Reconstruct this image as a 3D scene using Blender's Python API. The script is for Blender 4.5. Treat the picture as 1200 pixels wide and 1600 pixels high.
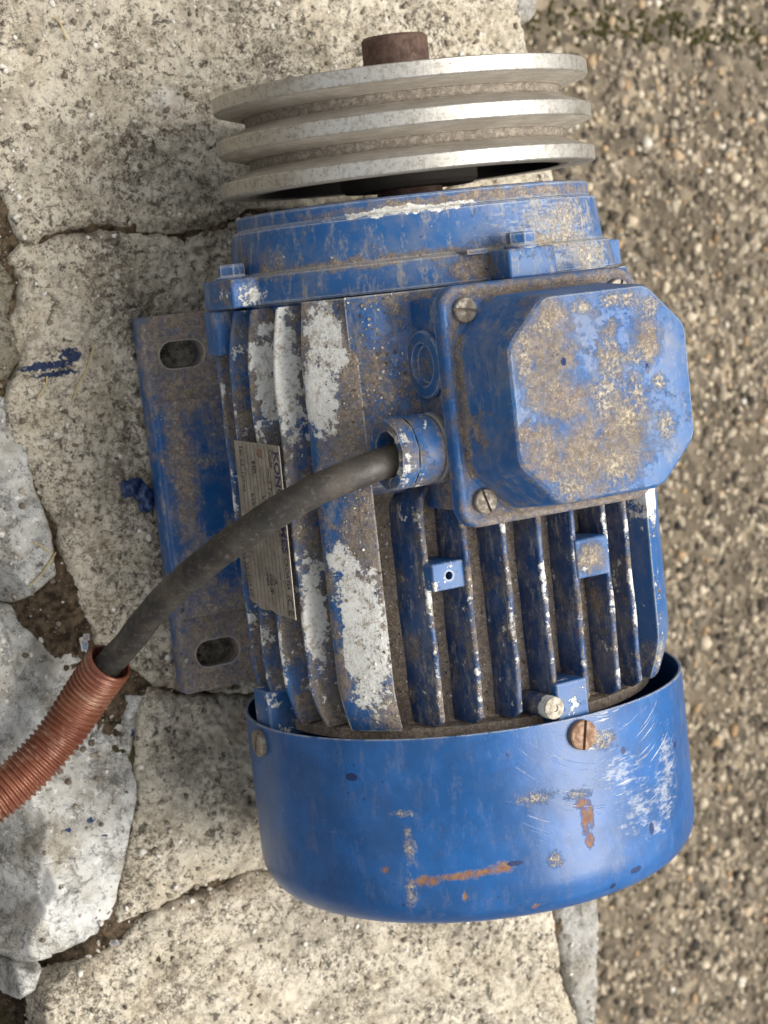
import bpy, bmesh, math, random
import numpy as np
from mathutils import Vector, Matrix
from mathutils.bvhtree import BVHTree

for o in list(bpy.data.objects):
    bpy.data.objects.remove(o)
scene = bpy.context.scene
COL = scene.collection
R = math.radians
random.seed(4)
rng = np.random.default_rng(7)

# ------------------------------------------------------------------ camera
cam_d = bpy.data.cameras.new('camera')
cam = bpy.data.objects.new('camera', cam_d)
COL.objects.link(cam)
cam.location = (-0.42577, 0.09744, 0.75289)
cam.rotation_euler = (-0.0633034, -0.4938896, -0.1227983)
cam_d.sensor_fit = 'VERTICAL'
cam_d.sensor_height = 36.0
cam_d.lens = 3042.64 / 1600 * 36.0
cam_d.clip_start = 0.05
cam_d.clip_end = 60
cam_d.dof.use_dof = True
cam_d.dof.focus_distance = 0.775
cam_d.dof.aperture_fstop = 19.0
scene.camera = cam

# ------------------------------------------------------------------ daylight
SUN_DIR = Vector((0.42, -0.12, 0.90)).normalized()
world = bpy.data.worlds.new('World')
scene.world = world
world.use_nodes = True
wn = world.node_tree.nodes
wl = world.node_tree.links
bg = wn['Background']
sky = wn.new('ShaderNodeTexSky')
sky.sky_type = 'NISHITA'
sky.sun_disc = False
sky.sun_elevation = math.asin(SUN_DIR.z)
sky.sun_rotation = math.atan2(SUN_DIR.x, SUN_DIR.y)
sky.air_density = 1.0
sky.dust_density = 4.0
hs = wn.new('ShaderNodeHueSaturation')       # thin cloud: the blue of the sky washed out
hs.inputs['Saturation'].default_value = 0.25
wl.new(sky.outputs[0], hs.inputs['Color'])
wl.new(hs.outputs[0], bg.inputs['Color'])
bg.inputs['Strength'].default_value = 0.15
sun_d = bpy.data.lights.new('sun', 'SUN')
sun_d.energy = 2.1
sun_d.angle = R(46)
sun_d.color = (1.0, 0.955, 0.89)
sun = bpy.data.objects.new('sun', sun_d)
sun.rotation_euler = (-SUN_DIR).to_track_quat('-Z', 'Y').to_euler()
sun.location = (1.5, 0.6, 2)
COL.objects.link(sun)
scene.view_settings.view_transform = 'Standard'
scene.view_settings.look = 'None'
scene.view_settings.gamma = 1
scene.view_settings.exposure = 0.63
scene.render.engine = 'CYCLES'
scene.cycles.max_bounces = 6
scene.cycles.use_denoising = True

# ------------------------------------------------------------------ node helper
class G:
    def __init__(s, name):
        s.m = bpy.data.materials.new(name)
        s.m.use_nodes = True
        s.t = s.m.node_tree
        s.b = s.t.nodes['Principled BSDF']
        s.tc = s.t.nodes.new('ShaderNodeTexCoord')
        s.P = s.tc.outputs['Object']
        s.geo = s.t.nodes.new('ShaderNodeNewGeometry')
    def put(s, sock, v):
        if isinstance(v, bpy.types.NodeSocket):
            s.t.links.new(v, sock)
        elif isinstance(v, (tuple, list)):
            if len(sock.default_value) == 4 and len(v) == 3:
                v = (*v, 1)
            sock.default_value = v
        else:
            sock.default_value = v
    def math(s, op, a, b=0.0, clamp=False):
        n = s.t.nodes.new('ShaderNodeMath'); n.operation = op; n.use_clamp = clamp
        s.put(n.inputs[0], a); s.put(n.inputs[1], b)
        return n.outputs[0]
    def vec(s, op, a, b=None, scale=None):
        n = s.t.nodes.new('ShaderNodeVectorMath'); n.operation = op
        s.put(n.inputs[0], a)
        if b is not None: s.put(n.inputs[1], b)
        if scale is not None: n.inputs['Scale'].default_value = scale
        return n.outputs['Value'] if op in ('LENGTH', 'DOT_PRODUCT') else n.outputs[0]
    def noise(s, scale, detail=4, rough=0.55, vec=None, dist=0.0, color=False, lac=2.0):
        n = s.t.nodes.new('ShaderNodeTexNoise')
        s.put(n.inputs['Vector'], vec if vec is not None else s.P)
        n.inputs['Scale'].default_value = scale
        n.inputs['Detail'].default_value = detail
        n.inputs['Roughness'].default_value = rough
        n.inputs['Distortion'].default_value = dist
        n.inputs['Lacunarity'].default_value = lac
        return n.outputs['Color' if color else 'Fac']
    def voro(s, scale, feature='F1', vec=None, out='Distance', rnd=1.0):
        n = s.t.nodes.new('ShaderNodeTexVoronoi'); n.feature = feature
        s.put(n.inputs['Vector'], vec if vec is not None else s.P)
        n.inputs['Scale'].default_value = scale
        n.inputs['Randomness'].default_value = rnd
        return n.outputs[out]
    def ramp(s, x, lo, hi, a=0.0, b=1.0):
        n = s.t.nodes.new('ShaderNodeMapRange'); n.interpolation_type = 'SMOOTHSTEP'
        s.put(n.inputs['Value'], x)
        s.put(n.inputs['From Min'], lo); s.put(n.inputs['From Max'], hi)
        s.put(n.inputs['To Min'], a); s.put(n.inputs['To Max'], b)
        return n.outputs[0]
    def mix(s, f, a, b):
        n = s.t.nodes.new('ShaderNodeMix'); n.data_type = 'RGBA'
        s.put(n.inputs[0], f); s.put(n.inputs[6], a); s.put(n.inputs[7], b)
        return n.outputs[2]
    def fmix(s, f, a, b):
        n = s.t.nodes.new('ShaderNodeMix'); n.data_type = 'FLOAT'
        s.put(n.inputs[0], f); s.put(n.inputs[2], a); s.put(n.inputs[3], b)
        return n.outputs[0]
    def mapping(s, scale=(1, 1, 1), rot=(0, 0, 0), loc=(0, 0, 0)):
        n = s.t.nodes.new('ShaderNodeMapping')
        s.put(n.inputs['Vector'], s.P)
        n.inputs['Scale'].default_value = scale
        n.inputs['Rotation'].default_value = rot
        n.inputs['Location'].default_value = loc
        return n.outputs[0]
    def xyz(s, v=None):
        n = s.t.nodes.new('ShaderNodeSeparateXYZ')
        s.put(n.inputs[0], v if v is not None else s.P)
        return n.outputs
    def bump(s, h, strength=0.5, dist=0.001, normal=None):
        n = s.t.nodes.new('ShaderNodeBump')
        n.inputs['Strength'].default_value = strength
        n.inputs['Distance'].default_value = dist
        s.put(n.inputs['Height'], h)
        if normal is not None: s.put(n.inputs['Normal'], normal)
        return n.outputs[0]
    def edge(s, radius=0.0015, lo=0.03, hi=0.2):
        n = s.t.nodes.new('ShaderNodeBevel'); n.samples = 3
        n.inputs['Radius'].default_value = radius
        d = s.vec('DOT_PRODUCT', n.outputs[0], s.geo.outputs['Normal'])
        return s.ramp(s.math('SUBTRACT', 1.0, d), lo, hi)
    def warp(s, amp, scale, detail=4):
        c = s.noise(scale, detail, 0.6, color=True)
        c = s.vec('SUBTRACT', c, (0.5, 0.5, 0.5))
        return s.vec('ADD', s.P, s.vec('SCALE', c, scale=amp))
    def blob(s, W, c, r, soft=0.45):
        """soft field: 1 in the middle of the patch, 0 at its rim, negative outside"""
        d = s.vec('SUBTRACT', W, tuple(c))
        d = s.vec('DIVIDE', d, tuple(r))
        return s.math('SUBTRACT', 1.12 - 0.35 * soft, s.vec('LENGTH', d))
    def torn(s, field, n, amp, w):
        """patch with a broken outline"""
        return s.ramp(s.math('ADD', field, s.math('MULTIPLY', s.math('SUBTRACT', n, 0.5), amp)), -w, w)
    def mx(s, ms):
        out = ms[0]
        for m in ms[1:]:
            out = s.math('MAXIMUM', out, m)
        return out
    def done(s, color, rough, normal=None, metal=0.0, spec=0.5):
        s.put(s.b.inputs['Base Color'], color)
        s.put(s.b.inputs['Roughness'], rough)
        s.put(s.b.inputs['Metallic'], metal)
        s.put(s.b.inputs['Specular IOR Level'], spec)
        if normal is not None:
            s.put(s.b.inputs['Normal'], normal)
        return s.m

MM = 0.001
BLUE_A = (0.0045, 0.077, 0.240)
BLUE_B = (0.020, 0.118, 0.290)
NAVY = (0.006, 0.022, 0.085)
DIRT_A = (0.165, 0.116, 0.070)
DIRT_B = (0.300, 0.232, 0.155)
CREAM = (0.55, 0.48, 0.36)
BARE_A = (0.72, 0.71, 0.65)
BARE_B = (0.42, 0.40, 0.34)
RUST = (0.200, 0.085, 0.034)

def paint(name, dirt=0.35, chip=0.3, edge=0.8, up=0.0, blobs=(), scratch=0.0, seed=0, rough=0.44,
          fade=0.5, edge_r=0.0014, dust=0.35, dirt_scale=45, tip=0.0, base=None, thick=0.0, smear=0.0, coat=0.0, tone=1.0):
    """Old blue enamel: faded patches, chips to pale primer and metal, dried mud, rust."""
    g = G(name)
    off = (seed * 0.37, seed * 0.21, seed * 0.53)
    P0 = g.P
    g.P = g.vec('ADD', P0, off)
    big = g.noise(22, 3, 0.6)
    fine = g.noise(900, 3, 0.7)
    mid = g.noise(160, 5, 0.65)
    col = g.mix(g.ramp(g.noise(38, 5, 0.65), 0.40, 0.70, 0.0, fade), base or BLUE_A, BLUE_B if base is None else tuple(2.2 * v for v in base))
    # thin film of dust
    film = g.math('MULTIPLY', g.ramp(g.noise(70, 6, 0.7), 0.42, 0.68), dust)
    col = g.mix(film, col, (0.21, 0.195, 0.175))
    # blurred scuffs
    up_v = g.xyz(g.geo.outputs['Normal'])[2]
    # mud
    dn = g.noise(dirt_scale, 7, 0.68)
    th = g.math('SUBTRACT', 0.74 - 0.36 * dirt, g.math('MULTIPLY', g.ramp(up_v, 0.45, 1.0), 0.20 * up))
    dm = g.ramp(g.math('ADD', g.math('SUBTRACT', dn, th), g.math('MULTIPLY', g.math('SUBTRACT', g.noise(520, 5, 0.75), 0.5), 0.30)), -0.04, 0.09)
    # chips
    cn = g.noise(120, 7, 0.72)
    cm = g.ramp(cn, 0.735 - 0.16 * chip, 0.755 - 0.16 * chip)
    if edge > 0:
        e = g.edge(edge_r)
        em = g.ramp(g.math('ADD', g.math('MULTIPLY', e, 0.62), g.math('MULTIPLY', g.noise(105, 7, 0.75), 0.8)), 0.98 - 0.22 * edge, 1.04 - 0.22 * edge)
        cm = g.math('MAXIMUM', cm, em)
    if tip:
        px, py, pz = g.xyz(P0)
        rr = g.math('SQRT', g.math('ADD', g.math('MULTIPLY', px, px), g.math('MULTIPLY', pz, pz)))
        tn = g.math('ADD', g.noise(75, 8, 0.76), g.math('MULTIPLY', g.noise(420, 4, 0.7), 0.25))
        cm = g.math('MAXIMUM', cm, g.ramp(g.math('ADD', g.math('MULTIPLY', rr, 1000.0), g.math('MULTIPLY', g.math('SUBTRACT', tn, 0.695), 17.0)), tip - 0.35, tip + 0.35))
    if scratch > 0:
        sm = None
        for k, (rot, sc) in enumerate((((0, 0, 0.5), (900, 35, 900)), ((0, 0, -0.9), (1000, 40, 1000)), ((0, 0.3, 1.3), (900, 28, 900)))):
            n = g.noise(1.0, 2, 0.5, vec=g.mapping(sc, rot, (k * 3.1, 1.7, 0)))
            m = g.math('MULTIPLY', g.ramp(n, 0.66, 0.72), g.ramp(g.noise(26, 3, 0.6, vec=g.mapping((1, 1, 1), (0, 0, 0), (k, 2 * k, 0.3))), 0.50, 0.62))
            sm = m if sm is None else g.math('MAXIMUM', sm, m)
        cm = g.math('MAXIMUM', cm, g.math('MULTIPLY', sm, scratch))
    kinds = {}
    g.P = P0
    W = g.warp(0.007, 110, 5)
    for b in blobs:
        c, r, kind = b[0], b[1], b[2]
        soft = b[3] if len(b) > 3 else 0.4
        kinds.setdefault(kind, []).append(g.blob(W if min(r) > 3.5 or max(r) > 12 else P0, [v * MM for v in c], [v * MM for v in r], soft))
    nb = g.noise(190, 8, 0.74)
    nc = g.noise(310, 8, 0.74, vec=g.mapping((1, 1, 1), (0, 0, 0), (0.3, 0.7, 0.1)))
    if 'dirt' in kinds:
        dm = g.math('MAXIMUM', dm, g.torn(g.mx(kinds['dirt']), nb, 2.2, 0.42))
    if 'clean' in kinds:
        dm = g.math('MULTIPLY', dm, g.math('SUBTRACT', 1.0, g.torn(g.mx(kinds['clean']), nb, 0.5, 0.1)))
    if 'bare' in kinds:
        cm = g.math('MAXIMUM', cm, g.torn(g.mx(kinds['bare']), g.math('ADD', g.math('MULTIPLY', nb, 0.8), g.math('MULTIPLY', nc, 0.2)), 3.0, 0.07))
    if 'scuff' in kinds:
        st = g.noise(1.0, 6, 0.7, vec=g.mapping((130, 520, 260), (0, 0, 0.7)))
        cm = g.math('MAXIMUM', cm, g.math('MULTIPLY', g.torn(g.math('SUBTRACT', g.mx(kinds['scuff']), 0.62), g.math('ADD', g.math('MULTIPLY', st, 0.75), g.math('MULTIPLY', nc, 0.35)), 5.2, 0.45), 0.36))
    if 'arc' in kinds:
        rel = g.xyz(g.vec('SUBTRACT', P0, (0.012, -0.060, 0.098)))
        rad = g.math('SQRT', g.math('ADD', g.math('MULTIPLY', rel[0], rel[0]), g.math('MULTIPLY', rel[1], rel[1])))
        an = g.math('ARCTAN2', rel[0], rel[1])
        cb = g.t.nodes.new('ShaderNodeCombineXYZ')
        g.put(cb.inputs[0], g.math('MULTIPLY', rad, 1100.0)); g.put(cb.inputs[1], g.math('MULTIPLY', an, 2.2)); g.put(cb.inputs[2], g.noise(20, 2))
        ln = g.noise(1.0, 3, 0.6, vec=cb.outputs[0])
        cm = g.math('MAXIMUM', cm, g.math('MULTIPLY', g.math('MULTIPLY', g.ramp(ln, 0.60, 0.68), g.torn(g.mx(kinds['arc']), nb, 1.6, 0.3)), 0.62))
    dirt_c = g.mix(g.ramp(g.noise(420, 6, 0.72), 0.38, 0.62), DIRT_A, DIRT_B)
    dirt_c = g.mix(g.ramp(g.noise(1100, 3, 0.65), 0.56, 0.68, 0.0, 0.75), dirt_c, CREAM)
    dirt_c = g.mix(g.ramp(g.noise(1400, 3, 0.65, vec=g.mapping((1, 1, 1), (0, 0, 0), (2, 1, 0))), 0.58, 0.70, 0.0, 0.7), dirt_c, (0.055, 0.043, 0.03))
    dirt_c = g.mix(g.ramp(g.noise(60, 4, 0.6), 0.4, 0.7), dirt_c, g.mix(0.5, dirt_c, (0.10, 0.085, 0.065)))
    if tone != 1.0:
        dirt_c = g.vec('SCALE', dirt_c, scale=tone)
    bare_c = g.mix(g.ramp(g.noise(620, 6, 0.78), 0.50, 0.66, 0, 0.8), BARE_A, BARE_B)
    bare_c = g.mix(g.ramp(g.noise(210, 8, 0.78), 0.50, 0.64, 0, 0.8), bare_c, DIRT_B)
    # dirt thins out over its own ragged rim
    dm = g.math('MULTIPLY', dm, g.ramp(nc, 0.34, 0.56, 0.35 + 0.5 * thick, 1.0))
    dm = g.math('MULTIPLY', dm, g.ramp(g.noise(1.0, 4, 0.7, vec=g.mapping((520, 150, 300), (0, 0, 0.5))), 0.30, 0.52, 0.55 + 0.4 * thick, 1.0))
    if smear:
        sm_n = g.noise(1.0, 7, 0.75, vec=g.mapping((210, 70, 210), (0, 0, 0), (0.4, 0.2, 0.8)))
        sm_m = g.ramp(g.math('ADD', sm_n, g.math('MULTIPLY', g.noise(640, 5, 0.75), 0.34)), 0.67, 0.84, 0, smear)
        col = g.mix(sm_m, col, (0.30, 0.27, 0.225))
        film = g.math('MAXIMUM', film, sm_m)
    col = g.mix(g.math('MULTIPLY', dm, 0.94), col, dirt_c)
    col = g.mix(cm, col, bare_c)
    ro = g.fmix(film, rough, 0.6)
    ro = g.fmix(dm, ro, 0.92)
    ro = g.fmix(cm, ro, 0.6)
    h = g.math('ADD', g.math('MULTIPLY', dm, g.math('ADD', 0.4, g.noise(800, 5, 0.7))), g.math('MULTIPLY', cm, -0.35))
    if 'cream' in kinds:
        k = g.torn(g.mx(kinds['cream']), g.math('ADD', g.math('MULTIPLY', nc, 0.6), g.math('MULTIPLY', g.noise(1.0, 6, 0.75, vec=g.mapping((430, 170, 300), (0, 0, 0.5))), 0.45)), 4.2, 0.62)
        k = g.math('MULTIPLY', k, g.ramp(g.math('ADD', g.math('MULTIPLY', g.noise(640, 6, 0.78), 0.7), g.math('MULTIPLY', nb, 0.4)), 0.48, 0.60, 0.12, 0.95))
        col = g.mix(k, col, g.mix(g.ramp(g.noise(700, 5, 0.72), 0.42, 0.60), CREAM, DIRT_B))
        ro = g.fmix(k, ro, 0.9)
        h = g.math('ADD', h, k)
    if 'rust' in kinds:
        k = g.math('MULTIPLY', g.torn(g.math('SUBTRACT', g.mx(kinds['rust']), 0.22), nc, 2.4, 0.40), g.ramp(g.noise(480, 6, 0.75), 0.34, 0.52, 0.45, 1.0))
        col = g.mix(k, col, g.mix(g.ramp(g.noise(420, 5, 0.7), 0.35, 0.65), RUST, (0.26, 0.145, 0.075)))
        ro = g.fmix(k, ro, 0.9)
        h = g.math('SUBTRACT', h, g.math('MULTIPLY', k, 0.4))
    if 'dark' in kinds:
        col = g.mix(g.torn(g.mx(kinds['dark']), nc, 0.9, 0.08), col, NAVY)
    # tiny dark and pale flecks
    fl = g.ramp(g.noise(31, 3, 0.6), 0.52, 0.60)
    col = g.mix(g.math('MULTIPLY', g.ramp(g.voro(150, vec=W if blobs else None), 0.11, 0.06, 0, 0.8), fl), col, NAVY)
    col = g.mix(g.math('MULTIPLY', g.ramp(g.noise(430, 3, 0.6, vec=g.mapping((1, 1, 1), (0, 0, 0), (0.5, 0.2, 0.1))), 0.735, 0.76, 0, 0.6), g.ramp(g.noise(24, 3, 0.6), 0.44, 0.56)), col, CREAM)
    h = g.math('ADD', h, g.math('MULTIPLY', fine, 0.10))
    h = g.math('ADD', h, g.math('MULTIPLY', mid, 0.15))
    h = g.math('ADD', h, g.math('MULTIPLY', g.noise(48, 2, 0.5), 1.0))
    g.b.inputs['Coat Weight'].default_value = coat
    g.b.inputs['Coat Roughness'].default_value = 0.22
    return g.done(col, ro, g.bump(h, 0.75, 0.0007))

# ------------------------------------------------------------------ mesh helpers
def mesh_obj(name, verts, faces, mat=None, parent=None, sharp=35, smooth=True, link=True):
    me = bpy.data.meshes.new(name)
    me.from_pydata([tuple(v) for v in verts], [], faces)
    me.validate()
    bm = bmesh.new(); bm.from_mesh(me)
    bmesh.ops.recalc_face_normals(bm, faces=bm.faces)
    bm.to_mesh(me); bm.free()
    if smooth:
        me.shade_smooth()
        me.set_sharp_from_angle(angle=R(sharp))
    o = bpy.data.objects.new(name, me)
    if mat: me.materials.append(mat)
    COL.objects.link(o)
    if parent: o.parent = parent
    return o

def from_bm(name, bm, mat=None, parent=None, sharp=35):
    bmesh.ops.recalc_face_normals(bm, faces=bm.faces)
    me = bpy.data.meshes.new(name)
    bm.to_mesh(me); bm.free()
    me.shade_smooth()
    me.set_sharp_from_angle(angle=R(sharp))
    o = bpy.data.objects.new(name, me)
    if mat: me.materials.append(mat)
    COL.objects.link(o)
    if parent: o.parent = parent
    return o

def fast_mesh(name, V, F, mat, parent=None, smooth=True, attr=None, weld=False):
    me = bpy.data.meshes.new(name)
    V = np.asarray(V, np.float32); F = np.asarray(F, np.int32)
    k = F.shape[1]
    me.vertices.add(len(V)); me.vertices.foreach_set('co', V.ravel())
    me.loops.add(F.size); me.loops.foreach_set('vertex_index', F.ravel())
    me.polygons.add(len(F))
    me.polygons.foreach_set('loop_start', np.arange(0, F.size, k, dtype=np.int32))
    me.polygons.foreach_set('loop_total', np.full(len(F), k, np.int32))
    me.update(calc_edges=True)
    if attr is not None:
        a = me.attributes.new('tone', 'FLOAT', 'POINT')
        a.data.foreach_set('value', np.asarray(attr, np.float32))
    if smooth: me.shade_smooth()
    me.materials.append(mat)
    o = bpy.data.objects.new(name, me)
    COL.objects.link(o)
    if parent: o.parent = parent
    return o

def lathe(name, prof, mat, parent, seg=160, closed=False, sharp=30, wob=0.0):
    """prof: (radius, y) in mm, turned about the Y axis."""
    V = []; F = []
    n = len(prof)
    for i in range(seg):
        a = 2 * math.pi * i / seg
        for (r, y) in prof:
            rr = r + (wob * math.sin(3 * a + y) if wob else 0)
            V.append((rr * math.sin(a) * MM, y * MM, rr * math.cos(a) * MM))
    m = n if closed else n - 1
    for i in range(seg):
        j = (i + 1) % seg
        for k in range(m):
            l = (k + 1) % n
            F.append((i * n + k, i * n + l, j * n + l, j * n + k))
    bm = bmesh.new()
    bv = [bm.verts.new(v) for v in V]
    for f in F: bm.faces.new([bv[q] for q in f])
    bmesh.ops.remove_doubles(bm, verts=bm.verts, dist=1e-6)
    return from_bm(name, bm, mat, parent, sharp)

def add_box(bm, x0, x1, y0, y1, z0, z1, bev=0.8, seg=2):
    r = bmesh.ops.create_cube(bm, size=1)
    vs = r['verts']
    for v in vs:
        v.co = Vector(((x0 + x1) / 2 + v.co.x * (x1 - x0), (y0 + y1) / 2 + v.co.y * (y1 - y0), (z0 + z1) / 2 + v.co.z * (z1 - z0))) * MM
    if bev:
        es = set(e for v in vs for e in v.link_edges)
        bmesh.ops.bevel(bm, geom=list(es), offset=bev * MM, segments=seg, profile=0.5, affect='EDGES', clamp_overlap=True)

def box(name, dims, mat, parent, bev=0.8, seg=2):
    bm = bmesh.new(); add_box(bm, *dims, bev, seg)
    return from_bm(name, bm, mat, parent)

def add_rings(bm, rings, cap0=True, cap1=True):
    rv = [[bm.verts.new(p) for p in ring] for ring in rings]
    n = len(rings[0])
    for a, b in zip(rv[:-1], rv[1:]):
        for i in range(n):
            j = (i + 1) % n
            bm.faces.new((a[i], a[j], b[j], b[i]))
    if cap0: bm.faces.new(rv[0][::-1])
    if cap1: bm.faces.new(rv[-1])

def axis_rings(o, d, prof, seg=32, hexa=False):
    """prof: (radius, t) in mm along direction d from o (mm)."""
    d = Vector(d).normalized()
    u = d.orthogonal().normalized(); w = d.cross(u)
    out = []
    for r, t in prof:
        ring = []
        for k in range(seg):
            a = 2 * math.pi * k / seg
            rr = r
            if hexa:
                b = (a % (math.pi / 3)) - math.pi / 6
                rr = r * math.cos(math.pi / 6) / math.cos(b)
            ring.append((Vector(o) + d * t + (u * math.cos(a) + w * math.sin(a)) * rr) * MM)
        out.append(ring)
    return out

def tag(o, label=None, cat=None, group=None, kind=None):
    if label: o['label'] = label
    if cat: o['category'] = cat
    if group: o['group'] = group
    if kind: o['kind'] = kind
    return o

def empty(name, loc=(0, 0, 0)):
    o = bpy.data.objects.new(name, None)
    o.empty_display_size = 0.02
    o.location = loc
    COL.objects.link(o)
    return o

# ------------------------------------------------------------------ numpy noise
def _hash(ix, iy, seed):
    h = (ix.astype(np.int64) * 374761393 + iy.astype(np.int64) * 668265263 + seed * 1442695041) & 0x7fffffff
    h = ((h ^ (h >> 13)) * 1274126177) & 0x7fffffff
    h = h ^ (h >> 16)
    return (h & 0xffff) / 65535.0

def vnoise(x, y, seed=0):
    ix = np.floor(x); iy = np.floor(y)
    fx = x - ix; fy = y - iy
    fx = fx * fx * fx * (fx * (fx * 6 - 15) + 10); fy = fy * fy * fy * (fy * (fy * 6 - 15) + 10)
    a = _hash(ix, iy, seed); b = _hash(ix + 1, iy, seed); c = _hash(ix, iy + 1, seed); d = _hash(ix + 1, iy + 1, seed)
    return (a + (b - a) * fx) * (1 - fy) + (c + (d - c) * fx) * fy

def fbm(x, y, size, oct=4, gain=0.5, seed=0):
    s = 0; amp = 1; tot = 0
    for k in range(oct):
        ca, sa = math.cos(k * 0.7), math.sin(k * 0.7)
        f = 2.03 ** k / size
        s = s + amp * vnoise((x * ca - y * sa) * f + 17.3 * k, (x * sa + y * ca) * f + 5.1 * k, seed + k)
        tot += amp; amp *= gain
    return s / tot

def sdist(px, py, poly):
    """signed distance, inside positive (mm)"""
    poly = np.array(poly, float)
    d = np.full(px.shape, 1e9); ins = np.zeros(px.shape, bool)
    for (x0, y0), (x1, y1) in zip(poly, np.roll(poly, -1, 0)):
        ex, ey = x1 - x0, y1 - y0
        t = np.clip(((px - x0) * ex + (py - y0) * ey) / (ex * ex + ey * ey + 1e-9), 0, 1)
        d = np.minimum(d, np.hypot(px - x0 - t * ex, py - y0 - t * ey))
        if y0 != y1:
            c = ((y0 > py) != (y1 > py)) & (px < (x1 - x0) * (py - y0) / (y1 - y0) + x0)
            ins ^= c
    return np.where(ins, d, -d)

# ================================================================== STRUCTURE
# ---- stone materials
def stone_mat(name, light, dark, warm, spot=0.5, seed=0, fine=1.0, pits=1.0, stains_shade=(), blue=()):
    g = G(name)
    P0 = g.P
    g.P = g.vec('ADD', P0, (seed * 0.31, seed * 0.17, 0))
    n1 = g.noise(330 * fine, 9, 0.80, dist=0.5)
    n2 = g.noise(120 * fine, 6, 0.70)
    n3 = g.noise(26, 4, 0.6)
    n4 = g.noise(1150, 4, 0.75)
    f = g.math('ADD', g.math('MULTIPLY', n1, 0.62), g.math('ADD', g.math('MULTIPLY', n2, 0.26), g.math('MULTIPLY', n3, 0.20)))
    lo = 0.50 + 0.05 * spot
    f = g.math('ADD', f, g.math('MULTIPLY', g.math('SUBTRACT', n4, 0.5), 0.42))
    f = g.ramp(f, lo - 0.065, lo + 0.065)
    zone = g.noise(15, 6, 0.68, vec=g.mapping((1, 1, 1), (0, 0, 0), (0.9, 1.4, 0)))
    f = g.fmix(g.ramp(zone, 0.52, 0.64), f, g.ramp(f, 0.0, 1.0, 0.42, 0.95))
    f = g.fmix(g.ramp(zone, 0.46, 0.36), f, g.math('MULTIPLY', f, 0.62))
    col = g.mix(f, dark, light)
    col = g.mix(g.ramp(g.noise(48, 4, 0.6), 0.42, 0.66, 0, 0.7), col, g.mix(f, tuple(0.45 * v for v in warm), warm))
    # grey lichen and dirt fields
    col = g.mix(g.ramp(g.noise(24, 7, 0.70), 0.48, 0.66, 0, 0.70), col, g.mix(f, (0.065, 0.056, 0.043), (0.30, 0.27, 0.215)))
    pn = g.noise(210 * fine, 6, 0.72, vec=g.mapping((1, 1, 1), (0.3, 0.2, 0), (1.7, 0.2, 0.4)), dist=0.3)
    pitn = g.ramp(g.math('ADD', pn, g.math('MULTIPLY', g.noise(60, 3, 0.5), 0.25)), 0.705, 0.76)
    col = g.mix(g.math('MULTIPLY', pitn, 0.8 * pits), col, (0.055, 0.045, 0.033))
    grain = g.ramp(g.noise(360 * fine, 5, 0.72, vec=g.mapping((1, 1, 1), (0.3, 0.2, 0), (1.3, 0.9, 0.4))), 0.60, 0.66)
    col = g.mix(g.math('MULTIPLY', grain, 0.7), col, tuple(min(0.85, v * 1.3) for v in light))
    col = g.mix(g.ramp(n4, 0.57, 0.68, 0, 0.6), col, dark)
    g.P = P0
    if stains_shade:
        W = g.warp(0.012, 60, 5)
        for c, r, tone, k in stains_shade:
            m = g.math('MULTIPLY', g.blob(W, (c[0] * MM, c[1] * MM, -0.10), (r[0] * MM, r[1] * MM, 0.06), 0.7), k)
            m = g.math('MULTIPLY', m, g.ramp(g.noise(240, 4, 0.7), 0.30, 0.58, 0.35, 1.0))
            col = g.mix(m, col, tone)
    if blue:
        W = g.warp(0.006, 420, 5)
        for c, r in blue:
            m = g.math('MULTIPLY', g.blob(W, (c[0] * MM, c[1] * MM, -0.10), (r[0] * MM, r[1] * MM, 0.06), 0.5), g.ramp(g.noise(420, 5, 0.7), 0.34, 0.44))
            m = g.math('MULTIPLY', g.ramp(m, 0.05, 0.25), 0.95)
            col = g.mix(m, col, (0.010, 0.028, 0.085))
    h = g.math('ADD', g.math('MULTIPLY', n1, 1.3), g.math('MULTIPLY', n4, 0.5))
    h = g.math('SUBTRACT', h, g.math('MULTIPLY', pitn, 0.8))
    return g.done(col, 0.9, g.bump(h, 0.9, 0.0011), spec=0.25)

BROWN = (0.085, 0.058, 0.034)
UMBER = (0.150, 0.080, 0.032)
WHITE_L = (0.66, 0.63, 0.56)
M_SLAB = stone_mat('weathered_stone', (0.640, 0.575, 0.450), (0.105, 0.085, 0.060), (0.49, 0.415, 0.29), 0.30, 1,
                   stains_shade=[((-118, 131), (42, 7), BROWN, 0.8), ((-60, 130), (40, 6), BROWN, 0.8), ((-108, 165), (16, 12), UMBER, 0.45),
                           ((-112, 178), (30, 5), (0.14, 0.12, 0.09), 0.6), ((-66, 189), (14, 12), WHITE_L, 0.75),
                           ((-118, 232), (34, 26), (0.20, 0.17, 0.13), 0.35), ((-100, -86), (40, 8), UMBER, 0.6),
                           ((-85, -190), (56, 7), UMBER, 0.55), ((-66, -152), (16, 42), (0.10, 0.075, 0.05), 0.7),  # last patch: darker brown along the left edge of the fan cover
                           ((-60, -110), (18, 16), UMBER, 0.55), ((-118, 20), (20, 40), (0.16, 0.14, 0.11), 0.5),  # last patch: darker grey-brown left of the foot
                           ((-128, 112), (10, 7), (0.14, 0.11, 0.08), 0.5)],
                   blue=[((-140, 72.5), (16, 2.2)), ((-128, 76), (7, 4)), ((-136, 68.5), (14, 1.6))])
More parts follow.
